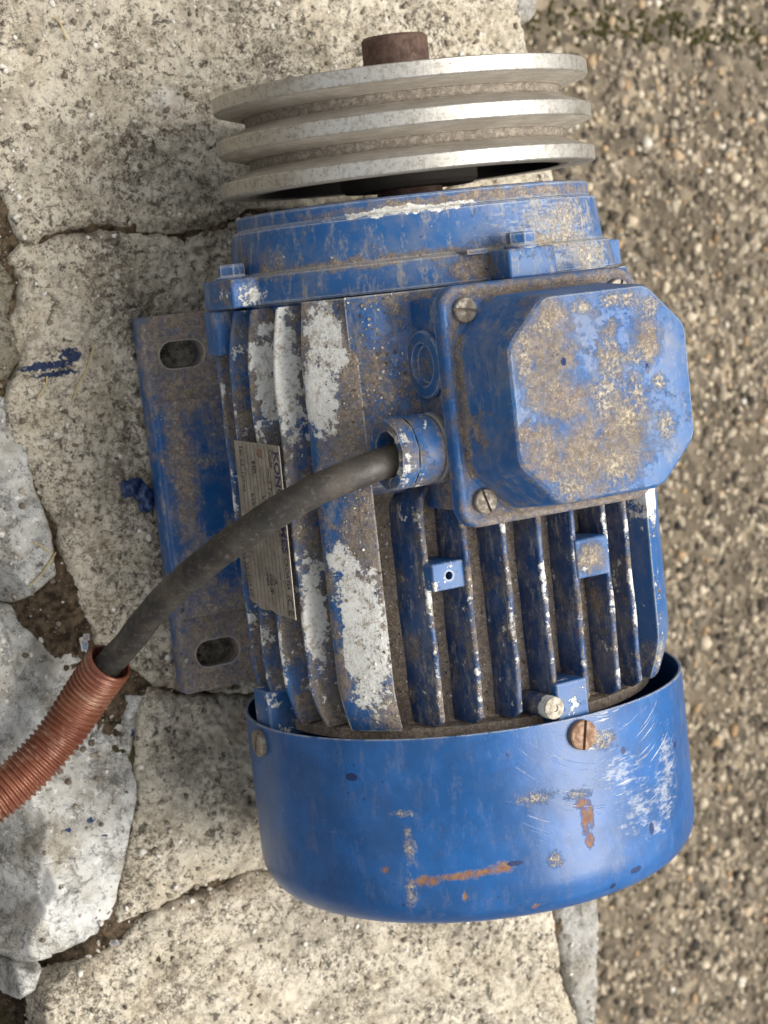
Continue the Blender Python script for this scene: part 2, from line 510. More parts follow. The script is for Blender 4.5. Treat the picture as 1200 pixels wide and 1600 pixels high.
M_PALE = stone_mat('pale_limestone', (0.61, 0.60, 0.55), (0.19, 0.185, 0.17), (0.40, 0.37, 0.30), 0.25, 3, 0.42, 0.35,
                   stains_shade=[((-163, -150), (14, 26), (0.40, 0.34, 0.22), 0.45), ((-152, -186), (26, 10), (0.75, 0.74, 0.70), 0.7),
                           ((-172, -170), (6, 34), (0.75, 0.74, 0.70), 0.7), ((-186, -160), (9, 50), (0.10, 0.10, 0.105), 0.75),  # last patch: shade of the left flank painted in dark grey
                           ((-147, -8), (5, 16), (0.28, 0.13, 0.03), 0.9), ((-165, 50), (14, 22), (0.26, 0.25, 0.23), 0.5),
                           ((-172, -22), (12, 16), (0.10, 0.10, 0.105), 0.7), ((-160, -40), (24, 9), (0.20, 0.195, 0.185), 0.7)],  # first patch: shade on the rock's lower-left face painted in dark grey
                   blue=[((-148, -139), (2.2, 1.6)), ((-143, -147), (1.6, 1.2)), ((-160, -141), (3, 1.4)), ((-120, -104), (3, 2))])
M_DARK = stone_mat('mossy_stone', (0.24, 0.21, 0.15), (0.050, 0.045, 0.025), (0.14, 0.15, 0.06), 0.4, 5)
M_STRIP = stone_mat('grey_stone', (0.40, 0.385, 0.345), (0.17, 0.16, 0.14), (0.34, 0.31, 0.25), 0.0, 8, 0.5, 0.4)

def soil_mat():
    g = G('joint_soil')
    f = g.noise(210, 6, 0.7)
    col = g.mix(g.ramp(f, 0.35, 0.65), (0.022, 0.015, 0.009), (0.120, 0.086, 0.052))
    col = g.mix(g.ramp(g.noise(30, 4, 0.6), 0.56, 0.66, 0, 0.7), col, (0.045, 0.050, 0.014))
    col = g.mix(g.ramp(g.voro(330), 0.16, 0.08, 0, 0.8), col, (0.30, 0.26, 0.19))
    return g.done(col, 0.95, g.bump(f, 1.0, 0.002), spec=0.2)
M_SOIL = soil_mat()

wall = empty('stone_wall', (0, 0, -0.13))
tag(wall, 'low rough stone wall top of weathered cream slabs and pale rocks under the motor', 'wall')

def heightfield(name, poly, mat, parent, top=-100.6, res=0.95, seed=0, edge=7.0, amp=1.15, jag=4.2, drop=None, deep=26, flat=False, grow=0.0):
    P = np.array(poly, float)
    x0, y0 = P.min(0) - 6; x1, y1 = P.max(0) + 6
    nx = int((x1 - x0) / res) + 2; ny = int((y1 - y0) / res) + 2
    X, Y = np.meshgrid(x0 + np.arange(nx) * res, y0 + np.arange(ny) * res, indexing='ij')
    wx = (fbm(X, Y, 22, 5, 0.62, seed + 50) - 0.5) * 2 * jag
    wy = (fbm(X, Y, 22, 5, 0.62, seed + 90) - 0.5) * 2 * jag
    d = sdist(X + wx, Y + wy, P) + grow
    low = fbm(X, Y, 60, 2, 0.5, seed + 1)
    mid = fbm(X, Y, 13, 4, 0.6, seed + 2)
    fin = fbm(X, Y, 3.6, 3, 0.65, seed + 3)
    z = top - amp * (5.0 * (0.72 - low).clip(0, 1) + 4.2 * (0.66 - mid).clip(0, 1) + 2.6 * (0.7 - fin).clip(0, 1))
    pit = vnoise(X / 6.5, Y / 6.5, seed + 7)
    z -= amp * 2.2 * ((0.22 - pit).clip(0, 1) / 0.22) ** 1.5
    ev = edge * (0.45 + 1.9 * fbm(X, Y, 26, 3, 0.6, seed + 21))
    e = ((ev - d) / ev).clip(0, 1)
    z -= 3.6 * e ** 2.2 + (-d).clip(0, 10) * 9.0
    if drop is not None: z -= drop(X, Y)
    z = np.maximum(z, top - deep)
    keep = d > -3.2
    idx = -np.ones(X.shape, int)
    q = keep[:-1, :-1] & keep[1:, :-1] & keep[1:, 1:] & keep[:-1, 1:]
    used = np.zeros(X.shape, bool)
    used[:-1, :-1] |= q; used[1:, :-1] |= q; used[1:, 1:] |= q; used[:-1, 1:] |= q
    idx[used] = np.arange(used.sum())
    V = np.stack([X[used], Y[used], z[used]], -1) * MM
    i, j = np.nonzero(q)
    F = np.stack([idx[i, j], idx[i + 1, j], idx[i + 1, j + 1], idx[i, j + 1]], -1)
    o = fast_mesh(name, V, F, mat, None)
    o.parent = parent
    o.matrix_parent_inverse = Matrix.Translation(parent.location).inverted() if parent else Matrix()
    return o

def side_of(ax, ay, bx, by):
    """distance to the left of the line a->b (mm, positive left)"""
    L = math.hypot(bx - ax, by - ay)
    return lambda X, Y: (((bx - ax) * (Y - ay) - (by - ay) * (X - ax)) / L).clip(0, 80)

def facets(X, Y, cx, cy, seed, n=13, r0=4, r1=26, s0=0.12, s1=0.55):
    rr = np.random.default_rng(seed); out = 0 * X
    wx = (fbm(X, Y, 9, 4, 0.65, seed) - 0.5) * 3.0
    for k in range(n):
        a = rr.uniform(0, 2 * math.pi); o = rr.uniform(r0, r1); sl = rr.uniform(s0, s1)
        out = np.maximum(out, sl * ((X - cx + wx) * math.cos(a) + (Y - cy + wx) * math.sin(a) - o))
    return out
def white_drop(X, Y):
    ridge = -174.5 + 0.16 * (Y + 165) + 5 * np.sin(Y / 15.0) + 3 * np.sin(Y / 5.7)
    flank = 1.7 * (ridge - X).clip(0, 80) * (1 / (1 + np.exp((Y + 122) / 5)))
    back = 0.5 * (Y + 62 + 0.3 * (X + 150)).clip(0, 40)
    facet = 0.10 * np.abs(Y + 120 + 0.5 * (X + 150)) * (X > -172)
    return flank + back + facet * 0.4 + facets(X, Y, -150, -150, 5, 16, 2, 30, 0.06, 0.42).clip(0, 9)
def grey_drop(X, Y):
    ridge = -161 - 0.42 * (Y + 33) + 2.5 * np.sin(Y / 6.0)
    return 1.6 * (ridge - X).clip(0, 60) * (1 / (1 + np.exp((Y - 4) / 4))) + facets(X, Y, -160, 20, 8, 15, 1, 18, 0.08, 0.55).clip(0, 10)
slabs = [
    ('stone', [(-240, 330), (134, 330), (134, 247), (134, 227), (138, 208), (137, 192), (135, 163), (79, 138), (6, 134), (-32, 134), (-52, 129), (-66, 127), (-85, 128), (-106, 134), (-122, 133), (-138, 128), (-144, 131), (-147, 143), (-151, 155), (-153, 169), (-170, 190), (-240, 215)], M_SLAB, -100.6, dict(seed=11, grow=1.1)),
    ('stone', [(-143, 127), (-134, 126), (-122, 130), (-107, 131), (-85, 126), (-63, 124), (-51, 126), (-32, 130), (13, 132), (78, 134), (135, 146), (146, 142), (146, 119), (140, -4), (124, -104), (49, -110), (-58, -96), (-94, -88), (-109, -80), (-130, -57), (-135, -45), (-142, -18), (-144, -3), (-152, 22), (-158, 52), (-154, 67), (-148, 77), (-151, 97), (-146, 111), (-151, 122)], M_SLAB, -100.6, dict(seed=23, grow=1.1)),
    ('stone', [(-109, -84), (-94, -92), (-58, -100), (48, -115), (124, -108), (120, -173), (108, -215), (37, -205), (-35, -189), (-69, -184), (-103, -185), (-128, -191), (-139, -194), (-128, -152), (-120, -130), (-120, -111)], M_SLAB, -100.8, dict(seed=37, grow=1.1)),
    ('stone', [(-140, -203), (-127, -195), (-104, -189), (-70, -188), (-35, -193), (37, -208), (102, -219), (100, -252), (103, -285), (108, -311), (107, -390), (-230, -390), (-182, -251), (-178, -217), (-158, -209)], M_SLAB, -100.2, dict(seed=41, grow=1.1)),
    ('stone', [(107, -220), (133, -225), (129, -281), (122, -315), (119, -390), (111, -390), (110, -308), (105, -282), (103, -257)], M_STRIP, -102, dict(seed=53, jag=1.4, edge=5)),
    ('stone', [(-260, -30), (-178, -34), (-156, -36), (-139, -50), (-131, -60), (-111, -82), (-122, -110), (-122, -129), (-130, -152), (-141, -195), (-164, -202), (-187, -202), (-203, -194), (-260, -184)], M_PALE, -97.5,
     dict(seed=61, amp=0.55, jag=1.5, edge=1.6, deep=62, drop=white_drop)),
    ('stone', [(-190, -203), (-177, -206), (-182, -216), (-190, -218)], M_PALE, -107, dict(seed=67, amp=0.4, jag=0.8, edge=3, res=0.8)),
    ('stone', [(-260, 60), (-182, 66), (-164, 64), (-158, 61), (-153, 37), (-153, 19), (-148, -2), (-146, -24), (-165, -35), (-182, -30), (-260, -20)], M_PALE, -98.5,
     dict(seed=71, amp=0.5, jag=1.4, edge=1.6, deep=62, drop=grey_drop)),
    ('stone', [(-250, 205), (-173, 180), (-156, 166), (-152, 152), (-152, 123), (-147, 111), (-153, 98), (-150, 77), (-156, 67), (-167, 68), (-250, 73)], M_DARK, -103.5, dict(seed=83, amp=1.5, jag=3)),
    ('stone', [(138, 250), (161, 250), (154, 224), (150, 220), (139, 219)], M_STRIP, -112, dict(seed=89, jag=1.2)),
    ('stone', [(-121, -86), (-111, -86), (-121, -109), (-123, -116), (-127, -109)], M_PALE, -103, dict(seed=97, amp=0.5, jag=0.8, edge=3, res=0.8)),
]
LABELS = {5: 'pale grey limestone with left flank painted in shade', 7: 'pale grey rock with rust stained right edge', 8: 'dark mossy stone', 4: 'narrow grey edge stone', 6: 'small pale stone chip'}
stone_objs = []
for k, (nm, poly, mat, top, kw) in enumerate(slabs):
    o = heightfield(nm, poly, mat, wall, top, **kw)
    if k in LABELS: o['label'] = LABELS[k]
    stone_objs.append(o)
soil = heightfield('joint_soil', [(-330, 400), (138, 400), (138, 150), (132, -100), (112, -220), (110, -440), (-330, -440)], M_SOIL, wall, -105.0, res=1.6, seed=5, amp=1.9, jag=2, deep=80, drop=lambda X, Y: 42 / (1 + np.exp((X + 166 + 4 * np.sin(Y / 9)) / 5)) / (1 + np.exp((Y - 10) / 6)))
soil['kind'] = 'stuff'
bm = bmesh.new()
add_box(bm, -420, 112, -450, 410, -449, -175, 6, 3)
core_o = from_bm('wall_core', bm, M_STRIP)
core_o.parent = wall
core_o.matrix_parent_inverse = Matrix.Translation(wall.location).inverted()

# ---- ground of exposed aggregate, well below the wall top
GZ = -0.45
def build_ground():
    g = G('exposed_aggregate')
    n = g.noise(90, 6, 0.65)
    col = g.mix(g.ramp(n, 0.35, 0.68), (0.095, 0.076, 0.052), (0.235, 0.195, 0.140))
    cc = g.xyz(g.voro(150, out='Color'))
    col = g.mix(g.ramp(cc[0], 0.72, 0.80, 0, 0.7), col, (0.38, 0.31, 0.21))
    col = g.mix(g.ramp(cc[1], 0.84, 0.90, 0, 0.7), col, (0.05, 0.043, 0.035))
    col = g.mix(g.ramp(g.noise(9, 4, 0.6), 0.42, 0.64, 0, 0.6), col, (0.095, 0.074, 0.048))
    mat = g.done(col, 0.95, g.bump(g.noise(260, 5, 0.7), 0.8, 0.003), spec=0.25)
    S = 4.0
    n = 80
    xs = np.linspace(-S, S, n + 1)
    X, Y = np.meshgrid(xs, xs, indexing='ij')
    V = np.stack([X.ravel(), Y.ravel(), np.full(X.size, GZ)], -1)
    i, j = np.meshgrid(np.arange(n), np.arange(n), indexing='ij')
    a = (i * (n + 1) + j).ravel()
    F = np.stack([a, a + n + 1, a + n + 2, a + 1], -1)
    o = fast_mesh('ground', V, F, mat)
    tag(o, 'brown exposed aggregate concrete ground beside and below the wall', 'ground', kind='structure')
build_ground()

def ico(sub):
    bm = bmesh.new(); bmesh.ops.create_icosphere(bm, subdivisions=sub, radius=1)
    bm.verts.ensure_lookup_table()
    V = np.array([v.co[:] for v in bm.verts]); F = np.array([[v.index for v in f.verts] for f in bm.faces])
    bm.free(); return V, F
ICO1, ICO2 = ico(1), ico(2)

def scatter(pos, size, tone, squash=0.7, base=ICO1, rough=0.22):
    """many small lumps in one mesh: positions (m), sizes (m), tone 0..1"""
    V0, F0 = base
    n = len(pos)
    dirs = rng.normal(size=(n, 3)); 
    ax = 1 + rng.uniform(-0.3, 0.35, (n, 1, 3))
    V = V0[None] * (1 + rng.normal(0, rough, (n, len(V0), 1)).clip(-0.5, 0.5)) * ax
    ang = rng.uniform(0, 2 * math.pi, n); c, s = np.cos(ang), np.sin(ang)
    tl = rng.uniform(-0.5, 0.5, n); ct, st = np.cos(tl), np.sin(tl)
    y, z = V[..., 1] * ct[:, None] - V[..., 2] * st[:, None], V[..., 1] * st[:, None] + V[..., 2] * ct[:, None]
    x = V[..., 0]
    V = np.stack([x * c[:, None] - y * s[:, None], x * s[:, None] + y * c[:, None], z * squash], -1)
    V = V * size[:, None, None] + pos[:, None, :]
    F = F0[None] + (np.arange(n) * len(V0))[:, None, None]
    return V.reshape(-1, 3), F.reshape(-1, 3), np.repeat(tone, len(V0))

def tone_mat(name, stops, rough=0.9):
    g = G(name)
    a = g.t.nodes.new('ShaderNodeAttribute'); a.attribute_name = 'tone'
    r = g.t.nodes.new('ShaderNodeValToRGB')
    r.color_ramp.interpolation = 'LINEAR'
    el = r.color_ramp.elements
    el[0].position = stops[0][0]; el[0].color = (*stops[0][1], 1)
    el[1].position = stops[-1][0]; el[1].color = (*stops[-1][1], 1)
    for p, c in stops[1:-1]:
        e = el.new(p); e.color = (*c, 1)
    g.t.links.new(a.outputs['Fac'], r.inputs[0])
    col = g.mix(g.ramp(g.noise(500, 4, 0.7), 0.35, 0.65, 0, 0.4), r.outputs[0], (0.10, 0.08, 0.055))
    return g.done(col, rough, g.bump(g.noise(900, 3, 0.6), 0.4, 0.0005), spec=0.3)

M_PEB = tone_mat('aggregate_pebbles', [(0.0, (0.030, 0.026, 0.022)), (0.14, (0.080, 0.063, 0.043)), (0.42, (0.225, 0.188, 0.136)), (0.68, (0.37, 0.315, 0.23)), (0.86, (0.58, 0.49, 0.355)), (0.93, (0.36, 0.23, 0.115)), (0.975, (0.50, 0.43, 0.31)), (1.0, (0.75, 0.71, 0.62))])
def pebbles():
    N = 34000
    x = rng.uniform(0.06, 0.80, N); y = rng.uniform(-0.72, 0.48, N)
    sz = rng.uniform(0.0013, 0.0030, N) * np.where(rng.random(N) < 0.14, 1.65, 1.0)
    tone = (rng.random(N) ** 1.0 - 0.22 * (fbm(x * 1000, y * 1000, 120, 3, 0.6, 9) - 0.45).clip(0, 1) * 2).clip(0, 1)
    moss = np.exp(-((y - (0.262 - 0.10 * (x - 0.42))) / 0.020) ** 2) * (x > 0.15)
    keep = rng.random(N) > moss * 0.6
    x, y, sz, tone = x[keep], y[keep], sz[keep], tone[keep]
    pos = np.stack([x, y, GZ + sz * 0.10], -1)
    V, F, T = scatter(pos, sz, tone, 0.7, ICO1)
    o = fast_mesh('aggregate_pebbles', V, F, M_PEB, attr=T)
    tag(o, 'brown and cream pebbles set in the concrete ground', 'pebbles', kind='stuff')
    M = 1100
    g = G('moss'); mc = g.mix(g.ramp(g.noise(150, 4, 0.6), 0.35, 0.65), (0.040, 0.040, 0.012), (0.100, 0.088, 0.035))
    mm = g.done(mc, 0.95, g.bump(g.noise(900, 3, 0.7), 1.0, 0.002), spec=0.1)
    x = 0.80 - 0.66 * rng.random(M) ** 1.5
    y = 0.262 - 0.10 * (x - 0.42) + rng.normal(0, 0.008, M) + (fbm(x * 1000, x * 0, 60, 3, 0.5, 3) - 0.5) * 0.016
    sz = rng.uniform(0.0010, 0.0026, M)
    V, F, T = scatter(np.stack([x, y, np.full(M, GZ + 0.0004)], -1), sz, rng.random(M), 0.6, ICO1, 0.3)
    o = fast_mesh('moss', V, F, mm)
    tag(o, 'dark green moss growing along a joint in the ground', 'moss', kind='stuff')
pebbles()

# ================================================================== MOTOR
motor = empty('electric_motor', (0, 0, -0.1))
tag(motor, 'worn blue electric motor with finned body and two groove pulley on the wall', 'electric motor')
def part(o, parent=None):
    """parts are modelled in motor axes; keep them there when parented"""
    p = parent or motor
    o.parent = p
    m = Matrix.Translation(motor.location)
    o.matrix_parent_inverse = m.inverted() if p is motor else Matrix()
    return o

M_CORE = paint('paint_muddy', thick=1.0, tone=1.3, dirt=1.35, chip=0.2, edge=0, up=0.6, seed=1)
M_FIN = paint('paint_shaded_fins', dirt=0.52, chip=0.72, edge=0, tip=93.1, base=(0.0055, 0.037, 0.115), up=0.35, smear=0.85, seed=2, edge_r=0.0010, dirt_scale=60, dust=0.45)  # base blue darkened to paint in the shade on the fin faces
M_FINL = paint('paint_side_fins', dirt=0.60, chip=0.95, edge=0, tip=93.6, up=0.5, smear=0.5, thick=0.3, seed=3, edge_r=0.0010, dust=0.6,
               blobs=[((-86, 66, 32), (9, 34, 13), 'bare', 0.7), ((-84, -40, 32), (7, 30, 8), 'bare', 1.2), ((-86, 60, 14), (9, 26, 6), 'bare', 1.2)])
M_PANEL = paint('paint_panel', thick=0.5, smear=0.6, tone=1.15, dirt=0.66, chip=0.25, edge=0.15, up=0.2, seed=4,
                blobs=[((-77, 76, 53), (7, 13, 10), 'bare', 0.5, 8), ((-79, 52, 49), (7, 17, 10), 'bare', 0.5, 9), ((-74, 66, 58), (5, 6, 5), 'bare', 0.5, 7),
                       ((-74, -48, 56), (11, 31, 11), 'bare', 0.4), ((-79, -14, 50), (5, 7, 6), 'bare', 0.5, 7), ((-76, -28, 54), (5, 16, 6), 'bare', 0.5, 8),
                       ((-71, 36, 58), (14, 22, 14), 'dirt', 0.6, 12), ((-66, -75, 60), (10, 16, 14), 'dirt', 0.6, 12), ((-66, -30, 66), (5, 60, 7), 'dirt', 0.2), ((-72, -10, 60), (9, 14, 10), 'dirt', 0.3), ((-70, 58, 62), (5, 40, 8), 'dirt', 0.4)])
M_SHOULDER = paint('paint_shoulder', smear=0.6, tone=1.15, dirt=0.58, chip=0.12, edge=0.3, up=0.3, seed=5, fade=0.25, dust=0.4,
                   blobs=[((-64, 26, 58), (14, 17, 18), 'dirt', 0.6, 12), ((-66, 60, 58), (4, 40, 8), 'dirt', 0.6, 8)])
M_SHIELD = paint('paint_end_shield', smear=0.7, tone=1.1, dirt=0.46, chip=0.30, edge=0.75, seed=6, scratch=0.0, fade=0.4,
                 blobs=[((-88, 95, 6), (9, 7, 15), 'bare', 1.0), ((24, 110, 79), (34, 14, 20), 'scuff', 0.5), ((34, 97, 75), (32, 10, 20), 'scuff', 0.3), ((30, 112, 76), (26, 9, 16), 'cream', 1.5),
                        ((20, 104, 80), (26, 4, 14), 'cream', 0.6, 9), ((-20, 96, 82), (16, 6, 8), 'dirt', 0.7, 10), ((36, 96, 74), (14, 6, 10), 'cream', 0.6, 9),
                        ((-50, 103, 62), (60, 2.2, 60), 'dirt', 0.6, 4), ((0, 124, 76), (90, 2.2, 60), 'dirt', 0.6, 5), ((-40, 121.6, 66), (30, 1.6, 30), 'bare', 0.5, 5),
                        ((-82, 106, 22), (4, 5, 9), 'cream', 0.6, 9)])
M_COVER = paint('paint_fan_cover', base=(0.0040, 0.062, 0.198), coat=0.0, dirt=0.05, chip=0.0, edge=0.25, seed=7, scratch=0.0, fade=0.40, rough=0.32, dust=0.05, smear=0.12,
                blobs=[((10, -104, 98), (34, 14, 14), 'arc', 0.3), ((34, -120, 92), (26, 22, 18), 'arc', 0.3), ((-10, -128, 97), (20, 14, 12), 'arc', 0.8), ((-67, -148.6, 72), (6, 2.3, 8), 'rust', 0.2), ((-57, -147.4, 80), (9, 1.7, 10), 'rust', 0.2), ((-48, -146.4, 86), (9, 1.5, 9), 'rust', 0.2), ((-41, -145.4, 89.5), (4.2, 2.6, 6), 'rust', 0.2), ((-36, -144.4, 91.6), (3.0, 1.0, 4), 'dark', 0.1),
                       ((-5.4, -125, 98.4), (4.0, 2.8, 6), 'rust', 0.6), ((-5, -132, 98.4), (2.2, 8, 6), 'rust', 0.6), ((-2.2, -130, 98.4), (1.6, 6, 6), 'rust', 0.2), ((-3.6, -141, 98.4), (2.0, 3, 6), 'rust', 0.1),
                       ((-55, -156, 81), (1.3, 3, 5), 'rust', 1.0), ((-19.7, -145.4, 96.5), (2.4, 2.6, 4), 'cream', 0.5, 3),
                       ((-72, -120, 67), (5, 1.8, 6), 'cream', 2.0), ((-71, -134, 68), (2.0, 9, 6), 'cream', 2.1), ((-72, -153, 67), (2, 9, 6), 'cream', 2.0),
                       ((-25, -119, 95), (10, 3, 6), 'cream', 2.1), ((-6, -121, 98), (6, 2.4, 6), 'cream', 2.0), ((-28, -165, 93), (2.6, 1.8, 5), 'rust', 0.6), ((-79, -144, 60), (1.8, 2.0, 5), 'rust', 0.6),
                       ((24, -134, 95), (15, 14, 9), 'scuff', 1.3), ((46, -122, 87), (8, 20, 12), 'scuff', 1.2), ((14, -116, 97), (15, 9, 8), 'scuff', 1.0, 10), ((6, -100, 98), (12, 5, 8), 'scuff', 1.0, 8), ((34, -146, 92), (10, 6, 8), 'scuff', 1.4), ((42, -134, 89), (12, 18, 10), 'scuff', 1.3),
                       ((8, -101, 98), (5, 3, 5), 'cream', 0.7, 5),
                       ((30.8, -145, 93.6), (1.6, 2.8, 4), 'dark', 0.3, 2), ((7.8, -164.5, 98), (2.2, 2.0, 4), 'dark', 0.3, 2), ((-84.7, -105, 50), (2, 1.6, 4), 'dark', 0.3, 2), ((55, -116, 81), (1.2, 1.6, 3), 'dark', 0.3, 2), ((20, -160, 96), (3.4, 1.6, 4), 'dark', 0.4, 3), ((18, -108, 97), (1.4, 1.6, 3), 'dark', 0.3, 2), ((3, -166, 98), (1.6, 1.4, 4), 'dark', 0.3, 2)])
M_LID = paint('paint_terminal_lid', smear=0.35, thick=0.55, dirt=0.50, chip=0.10, edge=0.45, up=0.0, seed=8, fade=0.55, dust=0.4,
              blobs=[((-25, 58, 134), (13, 20, 6), 'dirt', 0.5, 14), ((-29, 24, 134), (10, 13, 6), 'dirt', 0.5, 12), ((-12, 20, 134), (14, 15, 6), 'dirt', 0.5, 14), ((-20, 75, 134), (8, 7, 6), 'dirt', 0.6, 8),
                     ((6, 24, 134), (14, 15, 6), 'dirt', 0.7, 14), ((22, 62, 134), (7, 9, 6), 'dirt', 0.7, 10), ((-18, 42, 134), (13, 10, 6), 'dirt', 0.7, 12),
                     ((4, 55, 134), (5, 9, 6), 'cream', 1.0), ((1, 42, 134), (7, 9, 6), 'cream', 1.0), ((9, 33, 134), (6, 7, 6), 'cream', 1.3), ((16, 40, 134), (4, 10, 6), 'cream', 1.4), ((18, 56, 134), (8, 3.6, 6), 'cream', 1.0), ((24, 74, 134), (5, 3.6, 6), 'cream', 0.5, 6),
                     ((-7, 77, 134), (3.4, 2.6, 6), 'cream', 0.5, 4), ((-25, 71, 134), (4, 3, 6), 'cream', 0.6, 6), ((15, 78, 134), (4, 3, 6), 'cream', 0.5, 6), ((7, 78, 134), (5, 2.6, 6), 'cream', 0.7, 6), ((2, 14, 134), (10, 9, 6), 'cream', 1.7), ((27, 26, 134), (5, 7, 6), 'cream', 1.3), ((-35, 62, 132), (3, 12, 6), 'cream', 0.8, 6), ((-20, 11, 134), (10, 7, 6), 'cream', 1.6), ((26, 44, 134), (3, 3, 6), 'cream', 0.8, 4),
                     ((0, 0, 103), (60, 14, 3), 'dirt', 0.6, 9), ((0, 86, 103), (60, 4, 3), 'dirt', 0.6, 6), ((-44, 43, 103), (4, 50, 3), 'dirt', 0.7, 7),
                     ((-17.3, 57.3, 134), (1.2, 1.6, 3), 'dark', 0.4, 2), ((21, 50, 134), (1, 2.4, 3), 'dark', 0.4, 2), ((-33, 60, 122), (8, 26, 11), 'clean', 0.3, 3)])
M_FOOT = paint('paint_foot', thick=0.45, smear=0.7, tone=1.5, dirt=0.44, chip=0.18, edge=0.25, up=0.0, seed=9, fade=0.15, dust=0.35,
               blobs=[((-78, 72, -88), (19, 24, 9), 'dirt', -0.6), ((-78, -71, -88), (19, 24, 9), 'dirt', -0.6), ((-88, 20, -85), (7, 40, 6), 'dirt', 0.6, 10), ((-86, -30, -85), (8, 16, 6), 'dirt', 0.7, 12), ((-66, 36, -84), (5, 6, 4), 'cream', 0.6, 6), ((-76, 20, -84), (4, 4, 4), 'cream', 0.6, 6)])
M_GLAND = paint('paint_gland', dirt=0.66, chip=0.8, edge=0.5, seed=10, fade=0.9, dust=0.6, blobs=[((-68, 27, 90), (4.0, 15, 12), 'bare', 1.3), ((-50, 27, 92), (4, 14, 10), 'dirt', 0.4)])
M_PLUG = paint('paint_plug', dirt=0.6, chip=0.1, edge=0.2, seed=11, dust=0.5)

def metal_mat(name, base, dark, rough=0.5, metal=0.7, scale=200, k=0.5):
    g = G(name)
    n = g.noise(scale, 6, 0.7)
    f = g.ramp(n, k - 0.12, k + 0.12)
    return g.done(g.mix(f, base, dark), g.fmix(f, rough, 0.9), g.bump(g.noise(700, 4, 0.7), 0.35, 0.0005), metal=g.fmix(f, metal, 0.05))
M_RUST = metal_mat('rusty_shaft', (0.145, 0.085, 0.058), (0.085, 0.048, 0.034), 0.6, 0.25, 240, 0.5)
M_SCREW = metal_mat('dirty_screw', (0.30, 0.27, 0.22), (0.15, 0.115, 0.080), 0.5, 0.6, 320, 0.5)
M_RSCREW = metal_mat('rusty_screw', (0.30, 0.19, 0.12), (0.17, 0.095, 0.055), 0.6, 0.3, 320, 0.5)
M_HOLE = metal_mat('dark_recess', (0.02, 0.018, 0.016), (0.035, 0.028, 0.022), 0.9, 0.0)

def pulley_mat():
    g = G('cast_aluminium_pulley')
    x, y, z = g.xyz()
    r = g.math('SQRT', g.math('ADD', g.math('MULTIPLY', x, x), g.math('MULTIPLY', z, z)))
    rim = g.ramp(g.math('ADD', r, g.math('MULTIPLY', g.math('SUBTRACT', g.noise(200, 4, 0.7), 0.5), 0.0012)), 0.0806, 0.0811)
    ang = g.math('ARCTAN2', x, z)
    comb = g.t.nodes.new('ShaderNodeCombineXYZ')
    g.put(comb.inputs[0], g.math('MULTIPLY', ang, 6.0)); g.put(comb.inputs[1], g.math('MULTIPLY', y, 1500.0)); g.put(comb.inputs[2], g.math('MULTIPLY', r, 900.0))
    brushed = g.noise(1.0, 5, 0.65, vec=comb.outputs[0])
    alu = g.mix(g.ramp(g.noise(420, 6, 0.75), 0.46, 0.62), (0.47, 0.45, 0.40), (0.33, 0.305, 0.255))
    alu = g.mix(g.ramp(g.noise(70, 7, 0.75), 0.52, 0.70, 0, 0.75), alu, (0.25, 0.215, 0.165))
    alu = g.mix(g.ramp(g.noise(1.0, 3, 0.6, vec=g.vec('MULTIPLY', comb.outputs[0], (9.0, 0.05, 0.1))), 0.58, 0.70, 0, 0.5), alu, (0.30, 0.27, 0.22))
    alu = g.mix(g.ramp(g.voro(300), 0.14, 0.08, 0, 0.7), alu, (0.12, 0.10, 0.08))
    dirt = g.mix(g.ramp(g.noise(60, 6, 0.7), 0.36, 0.66), (0.31, 0.275, 0.22), (0.43, 0.385, 0.315))
    dirt = g.mix(g.ramp(brushed, 0.36, 0.62, 0, 0.5), dirt, (0.22, 0.185, 0.14))
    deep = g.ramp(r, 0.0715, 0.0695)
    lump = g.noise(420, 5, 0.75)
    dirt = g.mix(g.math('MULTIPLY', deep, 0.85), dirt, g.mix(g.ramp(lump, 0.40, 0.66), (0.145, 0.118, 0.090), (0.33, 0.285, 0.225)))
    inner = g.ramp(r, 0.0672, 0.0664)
    dirt = g.mix(inner, dirt, (0.05, 0.043, 0.036))  # recess and hub inside the rim coloured near-black
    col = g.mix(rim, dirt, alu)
    h = g.math('ADD', g.math('MULTIPLY', lump, g.fmix(deep, 0.15, 1.6)), g.math('MULTIPLY', brushed, 0.25))
    return g.done(col, g.fmix(rim, 0.85, 0.42), g.bump(h, 0.6, 0.0009), metal=g.math('MULTIPLY', rim, 0.7))
M_PULLEY = pulley_mat()

# ---- stator body
lathe('stator_core', [(1, 86), (77.3, 86), (77.3, -88), (84, -88.6), (84, -93), (1, -93)], M_CORE, None, 128)
stator = part(bpy.data.objects['stator_core'])

def ribbon(stations, tb=2.3, tt=1.35):
    """fin: each station gives base point, tip point and thickness normal (mm)"""
    bm = bmesh.new()
    rings = []
    for b, t, n in stations:
        b = Vector(b); t = Vector(t); n = Vector(n)
        h = (t - b)
        L = max(h.length, 0.01); u = h / L
        ring = [b - n * tb, t - u * 1.2 - n * tt, t - u * 0.35 - n * tt * 0.8, t - n * tt * 0.3, t + n * tt * 0.3, t - u * 0.35 + n * tt * 0.8, t - u * 1.2 + n * tt, b + n * tb]
        rings.append([p * MM for p in ring])
    add_rings(bm, rings)
    return bm

def end_ramp(y, y0, y1, f, fd, e, ed):
    """how far the tip is pulled in near the front (y1) and fan end (y0)"""
    a = max(0, 1 - (y1 - y) / f); b = max(0, 1 - (y - y0) / e)
    return fd * a ** 1.4 + ed * b ** 1.3

